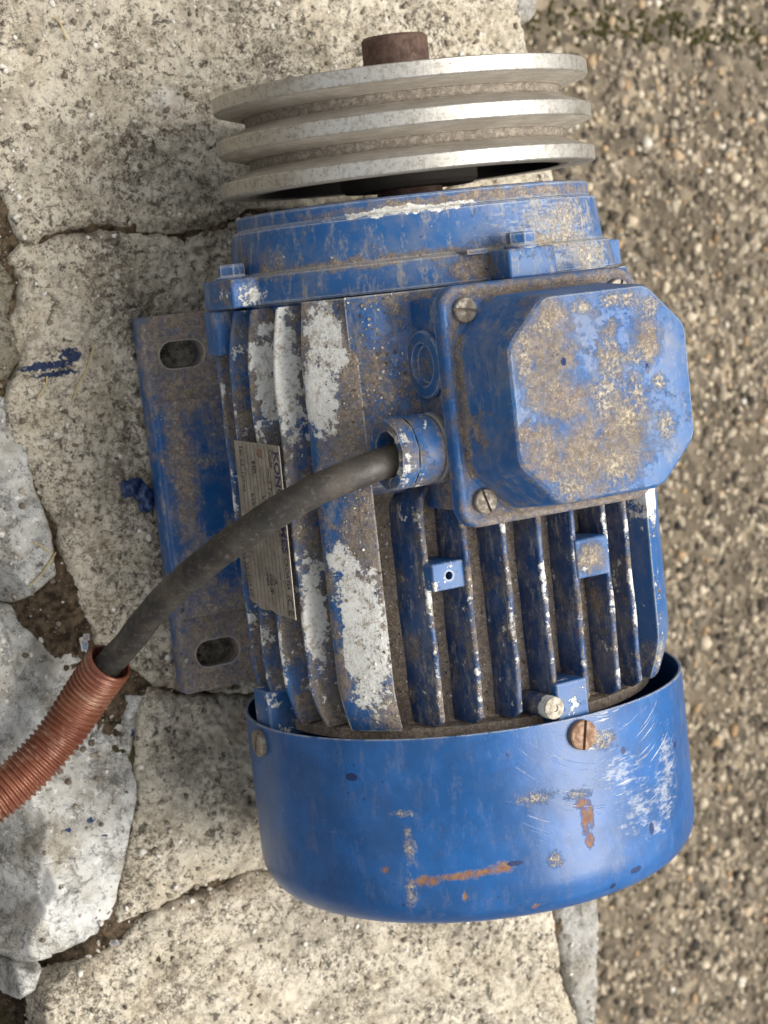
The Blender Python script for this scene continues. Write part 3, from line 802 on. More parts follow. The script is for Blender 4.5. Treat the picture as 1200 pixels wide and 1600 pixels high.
fin_no = 0
def wav(y, k, a=0.35):
    return a * math.sin(y * 0.045 + k * 2.1) + 0.12 * math.sin(y * 0.19 + k)
RT = 93.5
for k, x in enumerate((-53.6, -39.5, -24.5, -9.4, 6.2, 23.9, 38.3)):
    st = []
    y0, y1 = (-87.2, 30.0)
    if k == 0: y1 = 3.0
    ys = list(np.linspace(y0, y1, 40))
    for y in ys:
        zt = math.sqrt(RT * RT - x * x)
        d = y - y0
        zt -= 5.5 * max(0, 1 - d / 3.2) ** 2.2 + 0.9 * max(0, 1 - d / 22)
        xx = x + wav(y, k, 0.25)
        st.append(((xx, y, math.sqrt(77.3 ** 2 - x * x) - 4), (xx, y, zt + wav(y, k + 5, 0.2)), (1, 0, 0)))
    if k == 0:
        zt = math.sqrt(RT * RT - x * x)
        for (xx, yy, nx, ny, zz) in ((-52.9, 6.0, .95, -.3, 0.2), (-51.4, 8.6, .8, -.6, 0.6), (-48.8, 11.2, .6, -.8, 1.5), (-45.0, 13.4, .45, -.89, 3), (-41.0, 15.0, .4, -.9, 4.5)):
            st.append(((xx, yy, 42), (xx, yy, zt - zz), (nx, ny, 0)))
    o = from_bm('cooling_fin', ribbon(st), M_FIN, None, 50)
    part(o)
for side in (-1, 1):
    for k, z in enumerate((44.0, 29.6, 13.4, -3.2, -20.2, -37.0)):
        if k == 0: continue
        st = []
        for y in np.linspace(-87.4, 88.5, 56):
            rt = 94.2 - end_ramp(y, -87.4, 88.5, 26, 4.6, 19, 5.2)
            xt = math.sqrt(rt * rt - z * z)
            if z < -30: xt -= 1.5
            zz = z + wav(y, k, 0.3)
            st.append(((side * (math.sqrt(max(77.3 ** 2 - z * z, 1)) - 4), y, zz - 0.6), (side * (xt + wav(y, k + 3, 0.25)), y, zz), (0, 0, 1)))
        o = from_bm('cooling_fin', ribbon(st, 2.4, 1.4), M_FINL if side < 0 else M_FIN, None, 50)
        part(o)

M_PANELR = paint('paint_clean_panel', dirt=0.2, chip=0.6, edge=0.5, seed=21, blobs=[((62, -6, 70), (9, 13, 12), 'bare', 0.2), ((60, -80, 70), (7, 6, 9), 'cream', 0.3)])
def corner_panel(side, mat, a1=46.5):
    bm = bmesh.new(); rings = []
    for y in np.linspace(-88, 89.5, 60):
        r = 94.6 - end_ramp(y, -88, 89.5, 26, 4.4, 19, 5.4)
        x_at = lambda a, rr: (side * rr * math.sin(R(a)), y, rr * math.cos(R(a)))
        pts = [(side * 52, y, 42.5), (side * (math.sqrt(r * r - 43.5 ** 2) - 1.2), y, 43.0)]
        for a in np.linspace(62.0, a1, 11):
            rr = r - 0.5 + (0.5 if a1 + 1.5 < a < 60.5 else 0)
            pts.append(x_at(a, rr))
        # right flank down to the core
        pts.append((side * (r * math.sin(R(a1)) - 1.2), y, r * math.cos(R(a1)) - 2.2))
        pts.append((side * (60.5 if a1 > 45 else 54.5), y, 47))
        rings.append([Vector(p) * MM for p in pts])
    add_rings(bm, rings)
    return part(from_bm('corner_panel', bm, mat, None, 32))
corner_panel(-1, M_PANEL); corner_panel(1, M_PANELR, 37.0)

def shoulder(side):
    bm = bmesh.new(); rings = []
    for y in list(np.linspace(9.5, 89.6, 22)):
        pts = [(side * 56, y, 44)]
        e = 1.0 * max(0, 1 - (y - 9.5) / 6) ** 2 * 9
        for a in np.linspace(48.5, 20, 14):
            q = max(0, min(1, (a - 33) / 12)); r = 87.3 + 6.7 * q * q * (3 - 2 * q) - e
            pts.append((side * r * math.sin(R(a)), y, r * math.cos(R(a))))
        pts.append((side * 24, y, 60))
        rings.append([Vector(p) * MM for p in pts])
    add_rings(bm, rings)
    return part(from_bm('housing_shoulder', bm, M_SHOULDER, None, 32))
shoulder(-1)

# mounting bosses
def boss(dims, mat, hole=None, pin=None, bev=0.9):
    o = part(box('mounting_boss', dims, mat, None, bev, 3))
    return o
def with_hole(o, c, d, r, depth):
    bm = bmesh.new(); add_rings(bm, axis_rings(c, d, [(r, -depth), (r, 6)], 28))
    cut = from_bm('cutter', bm)
    md = o.modifiers.new('b', 'BOOLEAN'); md.operation = 'DIFFERENCE'; md.solver = 'EXACT'; md.object = cut
    bpy.context.view_layer.update()
    dg = bpy.context.evaluated_depsgraph_get()
    me = bpy.data.meshes.new_from_object(o.evaluated_get(dg))
    o.modifiers.clear()
    old = o.data; o.data = me
    nm = old.name
    bpy.data.meshes.remove(old); me.name = nm
    bpy.data.objects.remove(cut)
    me.shade_smooth(); me.set_sharp_from_angle(angle=R(35))
    return o
M_BOSS = paint('paint_boss', dirt=0.25, chip=0.9, edge=0.95, seed=14, edge_r=0.0018)
M_BOSSD = paint('paint_dirty_boss', dirt=0.25, chip=0.7, edge=0.95, seed=15, edge_r=0.0018, blobs=[((13, -26, 95), (7, 7, 6), 'dirt', 0.5, 6), ((13, -26, 95), (5, 5, 6), 'cream', 0.6, 5)])
b = boss((-55, -39.5, -30.0, -18.8, 50, 82.8), M_BOSS)
with_hole(b, (-47.5, -24.4, 82.8), (0, 0, 1), 1.7, 12)
boss((6.2, 22.4, -34.2, -18.0, 60, 94.2), M_BOSSD, bev=1.2)
boss((-10.5, 4.2, -95.5, -74.5, 60, 95.6), M_BOSS, bev=0.8)
boss((-95.6, -62, -95.5, -74.5, -15.5, -1.0), M_BOSS, bev=0.8)
bm = bmesh.new(); add_rings(bm, axis_rings((-13.4, -83.6, 0), (0, 0, 1), [(5.0, 70), (4.7, 95.6), (4.3, 97.0), (3.2, 97.4), (1.5, 97.3), (1.4, 96.6)], 32))
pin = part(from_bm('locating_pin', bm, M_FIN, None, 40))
bm = bmesh.new(); add_rings(bm, axis_rings((-13.4, -83.6, 0), (0, 0, 1), [(4.6, 96.6), (4.5, 97.3), (3.6, 97.8), (1.6, 97.7), (1.4, 97.0)], 32))
part(from_bm('pin_end', bm, metal_mat('pale_pin', (0.50, 0.45, 0.36), (0.24, 0.20, 0.15), 0.7, 0.1, 300, 0.52), None, 40), pin)

# ---- end shield
shield = part(lathe('end_shield', [(24, 118), (50, 122), (70, 127.4), (74.5, 128), (76.6, 127.6), (77.2, 126.9), (77.2, 121.9), (77.6, 121.5), (79.2, 121.2), (79.9, 120.4), (81.6, 103.0), (82.0, 102.6), (83.6, 102.4), (84.4, 101.7), (86.0, 91.0), (85.6, 90.2), (81, 89.8), (80, 85), (20, 85)], M_SHIELD, None, 200, sharp=28))
for dims in ((-15, 7.2, 89.9, 101.8, 62, 99.2), (-96.2, -64, 89.9, 102.1, -17, 13), (64, 97, 89.9, 101.8, -17, 17)):
    part(box('clamp_lug', dims, M_SHIELD, None, 1.2, 3), shield)
part(box('clamp_lug_leg', (-95.4, -70, 70.5, 89.4, -22.0, -9), M_SHIELD, None, 1.2, 3), shield)
part(box('locating_tab', (-26, -16.5, 101.0, 103.4, 66, 86.5), M_SHIELD, None, 1.0, 2), shield)
for c in ((-4.2, 102, 92.0), (-88.0, 102, -3.5), (90, 102, 0)):
    bm = bmesh.new()
    add_rings(bm, axis_rings(c, (0, 1, 0), [(7.0, -0.6), (7.0, 0.9), (6.8, 1.2)], 40))
    add_rings(bm, axis_rings(c, (0, 1, 0), [(5.9, 0.9), (5.9, 5.4), (5.2, 6.2)], 36, True))
    part(from_bm('hex_bolt', bm, M_SHIELD, None, 25), shield)

# ---- pulley and shaft
shaft = part(lathe('drive_shaft', [(0.1, 60), (14.4, 60), (14.4, 197.4), (13.4, 198.6), (3, 198.6), (2.2, 196.5), (0.1, 196)], M_RUST, None, 64, sharp=30))
rim0 = 81.7
prof = [(66, 136.4), (67.5, 136.4), (rim0 - 0.5, 136.4), (rim0, 136.9), (rim0, 142.2), (rim0 - 0.3, 142.6), (69.2, 147.2), (68.6, 148.0), (68.6, 150.0), (69.2, 150.8),
        (rim0 - 0.3, 154.5), (rim0, 154.9), (rim0, 160.3), (rim0 - 0.3, 160.7), (69.2, 165.3), (68.6, 166.1), (68.6, 168.1), (69.2, 168.9),
        (rim0 - 0.3, 172.7), (rim0, 173.1), (rim0, 178.8), (rim0 - 0.5, 179.2), (67, 179.2), (66, 178), (62, 168.5), (32, 168.5), (30, 178), (14.6, 178), (14.6, 133), (28, 133), (30, 135), (31, 158), (62, 158), (64.5, 150)]
part(lathe('pulley', prof, M_PULLEY, None, 256, closed=True, sharp=25))

# ---- fan cover
fc = [(90, -88.6), (98.2, -89.1), (98.5, -89.3), (98.5, -91), (98.6, -120), (98.5, -153)]
for a in np.linspace(0, 90, 14):
    fc.append((98.5 - 18 + 18 * math.cos(R(a)), -154 - 18 * math.sin(R(a))))
fc += [(60, -172.5), (0.1, -173)]
inner = [(0.1, -171.4), (60, -171.0), (80, -170.4)] + [(80 + 17 * math.cos(R(a)), -154 - 16.4 * math.sin(R(a))) for a in np.linspace(85, 0, 8)] + [(97.0, -92)]
fc = fc[1:] + inner
cover = part(lathe('fan_cover', fc, M_COVER, None, 220, closed=False, sharp=35))
# close the rim lip
bm = bmesh.new()
add_rings(bm, [[(r * MM * math.sin(2 * math.pi * k / 220), y * MM, r * MM * math.cos(2 * math.pi * k / 220)) for k in range(220)] for r, y in ((98.2, -89.1), (97.3, -89.2), (97.0, -92.02))], False, False)
part(from_bm('rim_lip', bm, M_COVER), cover)

def slotted(name, c, d, r, h, mat, parent, slot_ang=0.5, slot_w=1.1):
    """cheese head screw with a real slot (two half heads on a low disc)"""
    d = Vector(d).normalized(); c = Vector(c)
    u = d.orthogonal().normalized(); w = d.cross(u)
    ca, sa = math.cos(slot_ang), math.sin(slot_ang)
    a = u * ca + w * sa; b_ = d.cross(a)
    bm = bmesh.new()
    add_rings(bm, axis_rings(c, d, [(r, -1.5), (r, h * 0.45)], 40))
    for sgn in (1, -1):
        rings = []
        for rr, t in ((r, 0.1), (r, h * 0.75), (r * 0.93, h * 0.93), (r * 0.80, h)):
            ring = []
            a0 = math.asin(min(0.9, slot_w / 2 / rr))
            for k in range(21):
                th = a0 + (math.pi - 2 * a0) * k / 20
                ring.append((c + d * t + (a * math.cos(th) + b_ * math.sin(th) * sgn) * rr) * MM)
            rings.append(ring)
        add_rings(bm, rings)
    return part(from_bm(name, bm, mat, None, 30), parent)
slotted('screw', (-2.7, -96.6, 98.6), (-0.03, 0, 1), 6.2, 2.6, M_RSCREW, cover, 0.6, 1.4)
slotted('screw', (-98.3, -97, -7.0), (-1, 0, -0.07), 6.0, 2.6, M_SCREW, cover, 0.3, 1.4)
slotted('screw', (98.3, -97, 0), (1, 0, 0), 6.0, 2.6, M_SCREW, cover, 0.3, 1.4)

# ---- feet
def stadium(cx, cy, L, w, n=12):
    out = []
    for s in (1, -1):
        for k in range(n + 1):
            a = -math.pi / 2 + math.pi * k / n
            x = s * (L / 2 - w / 2) + s * (w / 2) * math.cos(a); y = s * (w / 2) * math.sin(a)
            out.append((cx + x, cy + y))
    return out
for side in (-1, 1):
    bm = bmesh.new()
    xs = sorted((side * 98.2, side * 52))
    add_box(bm, xs[0], xs[1], -87.6, 89.6, -100, -88.2, 1.6, 3)
    o = from_bm('foot', bm, M_FOOT)
    part(o)
    for y in (70.8, -70.2):
        bm = bmesh.new()
        st = stadium(side * 79.8, y, 22.5, 12.5)
        add_rings(bm, [[Vector((p[0], p[1], z)) * MM for p in st] for z in (-106, -80)])
        cut = from_bm('cutter', bm)
        md = o.modifiers.new('b', 'BOOLEAN'); md.operation = 'DIFFERENCE'; md.solver = 'EXACT'; md.object = cut
        bpy.context.view_layer.update()
        me = bpy.data.meshes.new_from_object(o.evaluated_get(bpy.context.evaluated_depsgraph_get()))
        o.modifiers.clear(); old = o.data; o.data = me; bpy.data.meshes.remove(old); me.name = 'foot'
        bpy.data.objects.remove(cut)
    o.data.shade_smooth(); o.data.set_sharp_from_angle(angle=R(35))
    bm = bmesh.new()
    xs = sorted((side * 97.2, side * 50))
    add_box(bm, xs[0], xs[1], -52, 50, -92, -86.0, 1.4, 3)
    part(from_bm('foot_rib', bm, M_FOOT), o)
    bm = bmesh.new()
    rings = []
    for x0, z in ((60, -92), (59.5, -80), (62, -66), (66, -50), (72, -36), (74, -20)):
        rings.append([Vector((side * p, q, z)) * MM for p, q in ((x0, -82.5), (x0, 87), (40, 87), (40, -82.5))])
    add_rings(bm, rings)
    part(from_bm('foot_web', bm, M_FOOT, None, 40), o)

# ---- terminal box
tb = part(box('terminal_box', (-47, 38.5, 2, 86, 68, 97.2), M_SHOULDER, None, 2.0, 3))
def rrect(x0, x1, y0, y1, r, z, n=8):
    out = []
    for cx, cy, a0 in ((x1 - r, y1 - r, 0), (x0 + r, y1 - r, 90), (x0 + r, y0 + r, 180), (x1 - r, y0 + r, 270)):
        for k in range(n + 1):
            a = R(a0 + 90 * k / n)
            out.append(Vector((cx + r * math.cos(a), cy + r * math.sin(a), z)) * MM)
    return out
def cham(x0, x1, y0, y1, c, z, rr=3.0):
    """rectangle with cut corners, every corner slightly rounded"""
    pts = [(x1, y0 + c), (x1, y1 - c), (x1 - c, y1), (x0 + c, y1), (x0, y1 - c), (x0, y0 + c), (x0 + c, y0), (x1 - c, y0)]
    out = []
    n = len(pts)
    for i in range(n):
        p = Vector(pts[i]); a = (Vector(pts[i - 1]) - p).normalized(); b_ = (Vector(pts[(i + 1) % n]) - p).normalized()
        A = p + a * rr; B = p + b_ * rr
        for k in range(5):
            t = k / 4
            q = A * (1 - t) ** 2 + p * 2 * t * (1 - t) + B * t * t
            out.append(Vector((q.x, q.y, z)) * MM)
    return out
bm = bmesh.new()
fx0, fx1, fy0, fy1 = -50.5, 42.0, -4.6, 90.2
ringz = [(0.6, 96.4), (0, 97.0), (0, 101.0), (0.5, 102.3), (1.5, 103.0), (2.6, 103.0), (3.8, 102.2), (4.8, 101.4), (5.6, 101.2)]
add_rings(bm, [rrect(fx0 + i, fx1 - i, fy0 + i, fy1 - i, 9 - min(i, 5), z) for i, z in ringz])
lid = part(from_bm('terminal_lid', bm, M_LID, None, 40), tb)
bm = bmesh.new()
dome = [(-1.8, 100.6, 0), (-0.8, 101.4, 0), (0.0, 103.0, 0), (2.6, 131.0, 0), (3.3, 132.9, 0), (4.3, 133.9, 0), (5.6, 134.2, 0)]
rings = []
for i, z, _ in dome:
    rings.append(cham(-44.4 + i, 43.0 - i * 0.55, 0.4 + i, 84.6 - i * 0.6, 17.0, z, 3.6))
add_rings(bm, rings, False, False)
# gently uneven top built as an inner grid of rings
last = rings[-1]
cx, cy = 0.0, 0.0425
prev = [bm.verts.new(p) for p in last]
for s in (0.8, 0.55, 0.28):
    cur = []
    for p in last:
        q = Vector((cx + (p.x - cx) * s, cy + (p.y - cy) * s, p.z + (-0.0004 * (1 - s) + 0.0002 * math.sin(p.x * 90 + p.y * 60))))
        cur.append(bm.verts.new(q))
    for i in range(len(cur)):
        j = (i + 1) % len(cur)
        bm.faces.new((prev[i], prev[j], cur[j], cur[i]))
    prev = cur
bm.faces.new(prev)
bmesh.ops.remove_doubles(bm, verts=bm.verts, dist=1e-6)
part(from_bm('lid_dome', bm, M_LID, None, 24), tb)
for x, y, a in ((-39.3, 80.2, 2.2), (-39.0, 5.4, 1.1), (33, 80.5, 0.4), (34, 4.5, 2.0)):
    slotted('screw', (x, y, 101.2), (0, 0, 1), 4.9, 2.6, M_SCREW, tb, a, 1.2)

# cable gland and blanking plug on the left wall of the box
bm = bmesh.new()
gx, gy, gz = -46.5, 27.4, 83.4
add_rings(bm, axis_rings((gx, gy, gz), (-1, 0, 0), [(14.4, -3), (14.4, 3.0), (14.0, 3.6), (12.5, 3.8)], 48, False), True, False)
add_rings(bm, axis_rings((gx, gy, gz), (-1, 0, 0), [(12.6, 3.0), (13.6, 4.6), (14.2, 6.0), (14.2, 15.6), (13.8, 16.2)], 64), False, False)
part(from_bm('cable_gland', bm, M_GLAND, None, 40), tb)
gl = bpy.data.objects['cable_gland']
bm = bmesh.new()
add_rings(bm, axis_rings((gx, gy, gz), (-1, 0, 0), [(12.4, 15.0), (12.4, 16.4), (14.6, 16.9), (14.9, 17.4), (14.9, 22.8), (14.2, 23.8), (11.4, 24.0), (9.6, 23.2), (8.9, 21.6), (8.8, 14), (3, 12)], 10, False), True, True)
bmesh.ops.bevel(bm, geom=[e for e in bm.edges if len(e.link_faces) == 2 and e.calc_face_angle(0) > 0.4], offset=0.0005, segments=2, affect='EDGES')
part(from_bm('gland_nut', bm, M_GLAND, None, 40), tb)
bm = bmesh.new()
add_rings(bm, axis_rings((-46.6, 60.4, 83.2), (-1, 0, 0), [(13.6, -2), (13.6, 2.2), (13.0, 3.0), (8.6, 3.2), (8.0, 2.2), (7.4, 0.8), (0.2, 0.6)], 48))
part(from_bm('blanking_plug', bm, M_PLUG, None, 35), tb)

# ---- nameplate
def plate_mat():
    g = G('nameplate_metal')
    col = g.mix(g.ramp(g.noise(90, 6, 0.7), 0.36, 0.66), (0.36, 0.325, 0.27), (0.22, 0.195, 0.16))
    col = g.mix(g.ramp(g.noise(330, 5, 0.7), 0.56, 0.66, 0, 0.5), col, (0.13, 0.10, 0.07))
    col = g.mix(g.ramp(g.noise(200, 5, 0.7, vec=g.mapping((1, 1, 1), (0, 0, 0), (3, 1, 2))), 0.66, 0.70, 0, 0.8), col, (0.5, 0.46, 0.38))
    return g.done(col, 0.55, g.bump(g.noise(500, 4, 0.7), 0.3, 0.0004), metal=0.25)
M_PLATE = plate_mat()
def flat_ink(name, c):
    g = G(name)
    return g.done(g.mix(g.ramp(g.noise(700, 4, 0.7), 0.52, 0.66, 0, 0.55), c, (0.25, 0.2, 0.15)), 0.7)
M_INK = flat_ink('black_print', (0.035, 0.032, 0.034))
M_INKB = flat_ink('blue_print', (0.022, 0.018, 0.085))
PX = -95.9
YC, ZC, TILT = -1.5, 17.6, R(-2.2)
def pl(u, v, d=0.0):
    """nameplate coordinates: u along the text (towards the fan), v up; d proud of the plate (mm)"""
    yy = -(u * math.cos(TILT) - v * math.sin(TILT)); zz = u * math.sin(TILT) + v * math.cos(TILT)
    return Vector((PX - d + 0.030 * 0, YC + yy, ZC + zz)) * MM
outl = [(-35.5, -22), (33, -22), (34.5, -18.8), (34.2, -16), (36, -12), (36, -6), (35.2, -1), (36.2, 4), (36.2, 22), (-35.8, 22)]
bm = bmesh.new()
add_rings(bm, [[pl(u, v, -0.05) for u, v in outl], [pl(u, v, 0.25) for u, v in outl]])
plate = part(from_bm('nameplate', bm, M_PLATE))
bm = bmesh.new()
for v in (15.6, 11.6, 8.0, 4.6, 1.2, -2.4, -6.0, -9.6, -13.4, -17.4):
    a, b_ = (-35, 35.4)
    q = [pl(a, v - 0.14, 0.33), pl(b_, v - 0.14, 0.33), pl(b_, v + 0.14, 0.33), pl(a, v + 0.14, 0.33)]
    bm.faces.new([bm.verts.new(p) for p in q])
for u, v0, v1 in ((27, 15.6, 21.5), (-20, 8, 11.6), (-27, -6, -2.4), (-22, -17.4, -13.4), (-4, -17.4, -13.4), (12, -17.4, -13.4)):
    q = [pl(u - 0.15, v0, 0.33), pl(u + 0.15, v0, 0.33), pl(u + 0.15, v1, 0.33), pl(u - 0.15, v1, 0.33)]
    bm.faces.new([bm.verts.new(p) for p in q])
part(from_bm('ruled_lines', bm, M_INK), plate)
def text(s, u, v, h, mat, bold=0.0, sx=1.0, width=None):
    cu = bpy.data.curves.new('lettering', 'FONT')
    cu.body = s; cu.size = h * 1.38; cu.resolution_u = 3
    cu.offset = bold
    tmp = bpy.data.objects.new('lettering', cu); COL.objects.link(tmp)
    bpy.context.view_layer.update()
    me = bpy.data.meshes.new_from_object(tmp.evaluated_get(bpy.context.evaluated_depsgraph_get()))
    bpy.data.objects.remove(tmp); bpy.data.curves.remove(cu)
    xs = [q.co.x for q in me.vertices]
    if width: sx = width / (max(xs) - min(xs))
    for w in me.vertices:
        w.co = pl(u + w.co.x * sx, v + w.co.y, 0.36)
    me.materials.clear(); me.materials.append(mat); me.name = 'lettering'
    o = bpy.data.objects.new('lettering', me); COL.objects.link(o)
    return part(o, plate)
text('KONČAR-MES', -33.4, 16.3, 4.9, M_INKB, 0.16, width=42.0)
text('CROATIA', 10.6, 17.0, 3.2, M_INK, 0.05, width=13.6)
text('C E', 27.6, 16.3, 5.0, M_INK, 0.06, width=7.2)
text('Code', -34, 12.0, 3.2, M_INK, 0.04, width=7.6)
text('Nº', -3.0, 12.0, 3.2, M_INK, 0.04, width=5)
text('~', -26, 8.4, 3.4, M_INK, 0.08, width=4)
text('Type', -18.5, 8.4, 3.2, M_INK, 0.04, width=8.4)
text('V', -14, 1.5, 2.8, M_INK, 0.03)
text('A', 21, 5.0, 2.8, M_INK, 0.03)
text('cos φ', 19, 1.6, 2.8, M_INK, 0.03)
text('min⁻¹', 19, -2.0, 2.8, M_INK, 0.03)
text('HP', -28, -5.6, 3.0, M_INK, 0.04, width=5)
text('kW', -14, -9.2, 2.8, M_INK, 0.03)
text('Is. cl', -33.5, -16.8, 3.0, M_INK, 0.03, width=8)
text('prot', -21, -16.8, 3.0, M_INK, 0.03, width=7)
text('IP', -3, -16.8, 3.0, M_INK, 0.03)
text('IEC34-1 VDE0530', 2.5, -21.4, 3.0, M_INK, 0.04, width=29)
bm = bmesh.new(); add_rings(bm, axis_rings(tuple(pl(-31.5, 3.0, 0.2) / MM), (-1, 0, 0), [(1.9, -1), (1.9, 0.3), (1.4, 0.9), (0.4, 1.1)], 20))
part(from_bm('rivet', bm, M_RSCREW), plate)

# ================================================================== CABLE AND CONDUIT
def catmull(P, n=12):
    P = [Vector(p) for p in P]
    P = [P[0] * 2 - P[1]] + P + [P[-1] * 2 - P[-2]]
    out = []
    for i in range(1, len(P) - 2):
        for k in range(n):
            t = k / n
            a, b_, c, d = P[i - 1], P[i], P[i + 1], P[i + 2]
            out.append(0.5 * ((2 * b_) + (c - a) * t + (2 * a - 5 * b_ + 4 * c - d) * t * t + (-a + 3 * b_ - 3 * c + d) * t ** 3))
    out.append(P[-2])
    return out
def resample(path, step):
    out = [path[0]]; acc = 0
    for a, b_ in zip(path[:-1], path[1:]):
        L = (b_ - a).length
        while acc + L >= step:
            t = (step - acc) / L
            a = a + (b_ - a) * t; L = (b_ - a).length; out.append(a.copy()); acc = 0
        acc += L
    return out
def sweep(bm, path, rad, seg=32, cap=True):
    """parallel-transport tube; rad(i, s) in mm"""
    t0 = (path[1] - path[0]).normalized(); u = t0.orthogonal().normalized()
    rings = []; s = 0
    for i, p in enumerate(path):
        t = (path[min(i + 1, len(path) - 1)] - path[max(i - 1, 0)]).normalized()
        u = (u - t * u.dot(t)).normalized(); w = t.cross(u)
        if i: s += (p - path[i - 1]).length
        r = rad(i, s)
        rings.append([(p + (u * math.cos(2 * math.pi * k / seg) + w * math.sin(2 * math.pi * k / seg)) * r) * MM for k in range(seg)])
    add_rings(bm, rings, cap, cap)

CABLE = [(-50, 25.6, 83.4), (-60, 25.4, 83.8), (-70.8, 24.6, 83.6), (-83.0, 22.4, 83.0), (-98.3, 18.2, 79.0), (-112.5, 9.9, 66.0), (-125.9, -3.5, 43.0), (-133.4, -18.6, 13.0), (-137.3, -34.6, -18.0), (-139.5, -49.7, -44.0), (-144.6, -60.8, -60.0), (-152.4, -74.4, -71.0), (-164.2, -90.7, -78.0), (-180.0, -104.1, -81.0), (-198.6, -115.0, -83.0), (-221.4, -123.9, -84.0), (-253.6, -132.1, -84.0)]
path = resample(catmull(CABLE), 1.2)
def cable_mat():
    g = G('black_rubber_sheath')
    col = g.mix(g.ramp(g.noise(60, 6, 0.7), 0.38, 0.66), (0.014, 0.013, 0.0125), (0.048, 0.041, 0.032))
    col = g.mix(g.ramp(g.noise(420, 6, 0.72), 0.52, 0.68, 0, 0.55), col, (0.13, 0.105, 0.075))
    col = g.mix(g.ramp(g.noise(1.0, 5, 0.7, vec=g.mapping((90, 260, 90), (0, 0, 0.7))), 0.54, 0.66, 0, 0.5), col, (0.012, 0.011, 0.010))
    col = g.mix(g.ramp(g.xyz(g.vec('ADD', g.P, (0.118, 0, 0)))[0], -0.03, 0.06, 0, 0.40), col, (0.078, 0.063, 0.044))
    return g.done(col, g.ramp(g.noise(80, 4, 0.6), 0.3, 0.7, 0.42, 0.75), g.bump(g.noise(500, 4, 0.7), 0.45, 0.0006))
bm = bmesh.new()
sweep(bm, path, lambda i, s: 6.25 + 0.10 * math.sin(s * 0.21) + 0.06 * math.sin(s * 0.83), 28)
cable = from_bm('power_cable', bm, cable_mat())
tag(cable, 'thick black rubber cable curving from the motor terminal box into the copper coloured conduit', 'cable')

i0 = min(range(len(path)), key=lambda i: (path[i] - Vector((-143.6, -59.2, -58))).length)
cp = resample(catmull([tuple(p) for p in path[i0::12]] , 10), 0.24)
def conduit_mat():
    g = G('copper_coloured_conduit')
    col = g.mix(g.ramp(g.noise(45, 5, 0.65), 0.36, 0.66), (0.145, 0.043, 0.022), (0.225, 0.085, 0.046))
    col = g.mix(g.ramp(g.noise(70, 6, 0.72), 0.50, 0.66, 0, 0.75), col, (0.36, 0.225, 0.15))
    col = g.mix(g.ramp(g.noise(260, 5, 0.7), 0.56, 0.68, 0, 0.55), col, (0.10, 0.05, 0.032))
    return g.done(col, g.ramp(g.noise(120, 4, 0.6), 0.3, 0.7, 0.22, 0.5), g.bump(g.noise(700, 4, 0.7), 0.3, 0.0004), metal=0.3)
M_COND = conduit_mat()
PITCH = 2.85
def crad(i, s):
    ph = (s / PITCH) % 1.0
    return 10.05 + 0.10 * math.sin(s * 0.11) + 0.72 * (max(0.0, math.sin(ph * 2 * math.pi)) ** 0.6 if ph < 0.5 else -max(0.0, -math.sin(ph * 2 * math.pi)) ** 0.6) * (1 if s > 1.2 else 0.6)
bm = bmesh.new()
n_out = len(cp)
sweep(bm, cp, crad, 48, False)
t0 = (cp[1] - cp[0]).normalized()
rim = axis_rings(tuple(cp[0]), tuple(t0), [(10.3, 0.0), (10.0, -0.5), (9.2, -0.4), (8.8, 0.6), (8.6, 14)], 48)
add_rings(bm, rim, False, False)
conduit = from_bm('corrugated_conduit', bm, M_COND, None, 60)
tag(conduit, 'copper coloured corrugated conduit around the black cable on the pale rock', 'conduit')

# ================================================================== SMALL THINGS
bpy.context.view_layer.update()
dg = bpy.context.evaluated_depsgraph_get()
def drop_z(x, y):
    hit, loc, nor, *_ = scene.ray_cast(dg, Vector((x, y, 0.4)), Vector((0, 0, -1)))
    return (loc, nor, _[1]) if hit else None

# dried lump of blue paint beside the foot
def lump(name, blobs, mat):
    bm = bmesh.new()
    for c, r in blobs:
        q = bmesh.ops.create_icosphere(bm, subdivisions=3, radius=1)['verts']
        for v in q:
            n = v.co.copy()
            f = 1 + 0.22 * math.sin(n.x * 5 + c[0]) * math.sin(n.y * 4 + c[1]) + 0.12 * math.sin(n.z * 9 + n.x * 7)
            v.co = Vector((c[0] + n.x * r[0] * f, c[1] + n.y * r[1] * f, c[2] + n.z * r[2] * f)) * MM
    return from_bm(name, bm, mat, None, 60)
g = G('dried_paint')
M_LUMP = g.done(g.mix(g.ramp(g.noise(260, 5, 0.7), 0.45, 0.65), (0.010, 0.026, 0.085), (0.05, 0.085, 0.18)), 0.35, g.bump(g.noise(400, 4, 0.6), 0.7, 0.001))
o = lump('paint_lump', [((-108.5, 11.5, -100.4), (4.6, 4.2, 3.6)), ((-103.0, 8.2, -100), (4.6, 4.6, 4.4)), ((-101.5, 3.6, -101), (3.6, 4.4, 3.2)), ((-105.5, 13.2, -101.2), (4.0, 3.0, 2.4))], M_LUMP)
tag(o, 'dried dark blue paint lump on the stone against the motor foot', 'paint lump')
o = lump('paint_flake', [((-138.8, -57.5, -106), (1.8, 3.6, 0.9)), ((-137.4, -54.6, -105.4), (1.6, 1.8, 0.8))], bpy.data.materials['paint_gland'])
tag(o, 'small light blue paint flake in the joint left of the cable', 'paint flake')
o = lump('paint_flake', [((-143.5, -200.5, -104), (2.2, 1.6, 0.9))], bpy.data.materials['paint_gland'])
tag(o, 'tiny blue paint flake on the crack below the big pale rock', 'paint flake')

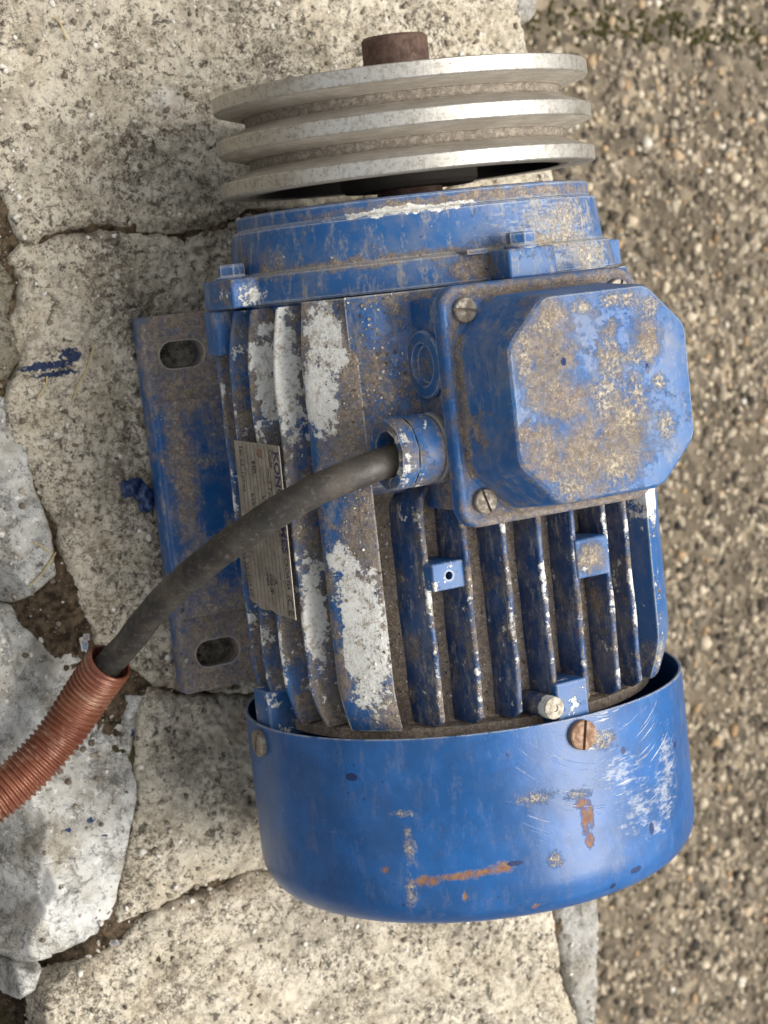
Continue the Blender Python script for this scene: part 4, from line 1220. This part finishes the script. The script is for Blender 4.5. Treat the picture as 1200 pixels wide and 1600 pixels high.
# dry straws
g = G('dry_straw')
M_STRAW = g.done(g.mix(g.noise(300, 3), (0.30, 0.23, 0.09), (0.52, 0.43, 0.22)), 0.7)
straws = [((-116, 228), (-110.5, 217.5), 'straw on the big slab near its upper left corner'), ((-116.5, 79), (-129.5, 55), 'straw across the blue paint smear left of the motor foot'),
          ((-161, -26), (-146, -13), 'straw over the dark gap beside the rust stained rock'), ((-158, -6), (-150, -12), 'short straw on the rust stained pale rock'),
          ((-141, 68), (-146, 58), 'short straw below the blue paint smear'), ((-48.5, -34), (-45.0, -50), 'straw lying in the gap between two top fins below the holed boss')]
for (x0, y0), (x1, y1), lab in straws:
    pts = []
    infin = 'fins' in lab
    for t in np.linspace(0, 1, 9):
        x = x0 + (x1 - x0) * t + 0.8 * math.sin(t * 5); y = y0 + (y1 - y0) * t
        h = drop_z(x * MM, y * MM)
        pts.append(Vector((x, y, (h[0].z / MM if h else -100) + 1.0)))
    zs = [p.z for p in pts]
    if not infin:
        for p in pts: p.z = 0.35 * p.z + 0.65 * max(zs)
    bm = bmesh.new(); sweep(bm, pts, lambda i, s: 0.42, 7)
    tag(from_bm('straw', bm, M_STRAW), 'dry yellow ' + lab, 'straw', 'dry straws lying about')

# grit and crumbs: on stones and lodged on the motor
M_GRIT = tone_mat('grit', [(0.0, (0.05, 0.042, 0.03)), (0.35, (0.17, 0.135, 0.095)), (0.7, (0.40, 0.35, 0.27)), (1.0, (0.72, 0.68, 0.60))])
def grit(name, x0, x1, y0, y1, n, smin, smax, want, lab, tmin=0.0, pale=0.0):
    P = []; S = []; T = []
    for _ in range(n):
        x = random.uniform(x0, x1); y = random.uniform(y0, y1)
        h = drop_z(x * MM, y * MM)
        if not h or h[1].z < 0.55: continue
        nm = h[2].name.split('.')[0]
        if nm not in want: continue
        s = smin + (smax - smin) * random.random() ** 3
        P.append((h[0].x, h[0].y, h[0].z + s * 0.25 * MM)); S.append(s * MM)
        T.append(1.0 if random.random() < pale else random.uniform(tmin, 0.95))
    V, F, TT = scatter(np.array(P), np.array(S), np.array(T), 0.75, ICO1, 0.25)
    o = fast_mesh(name, V, F, M_GRIT, attr=TT, smooth=False)
    tag(o, lab, 'grit', kind='stuff')
    return o
grit('grit', -185, 138, -330, 260, 5200, 0.35, 1.7, ('stone', 'joint_soil'), 'pale crumbs and grit scattered over the stones', 0.2, 0.25)
grit('dirt_crumbs', -95, 62, -90, 92, 5200, 0.18, 0.75, ('stator_core', 'corner_panel', 'housing_shoulder'), 'brown dirt crumbs lodged between the cooling fins', 0.1, 0.12)
grit('foot_crumbs', -97, -58, -84, 89, 420, 0.22, 0.9, ('foot', 'foot_rib'), 'pale crumbs on the slotted motor foot', 0.3, 0.3)
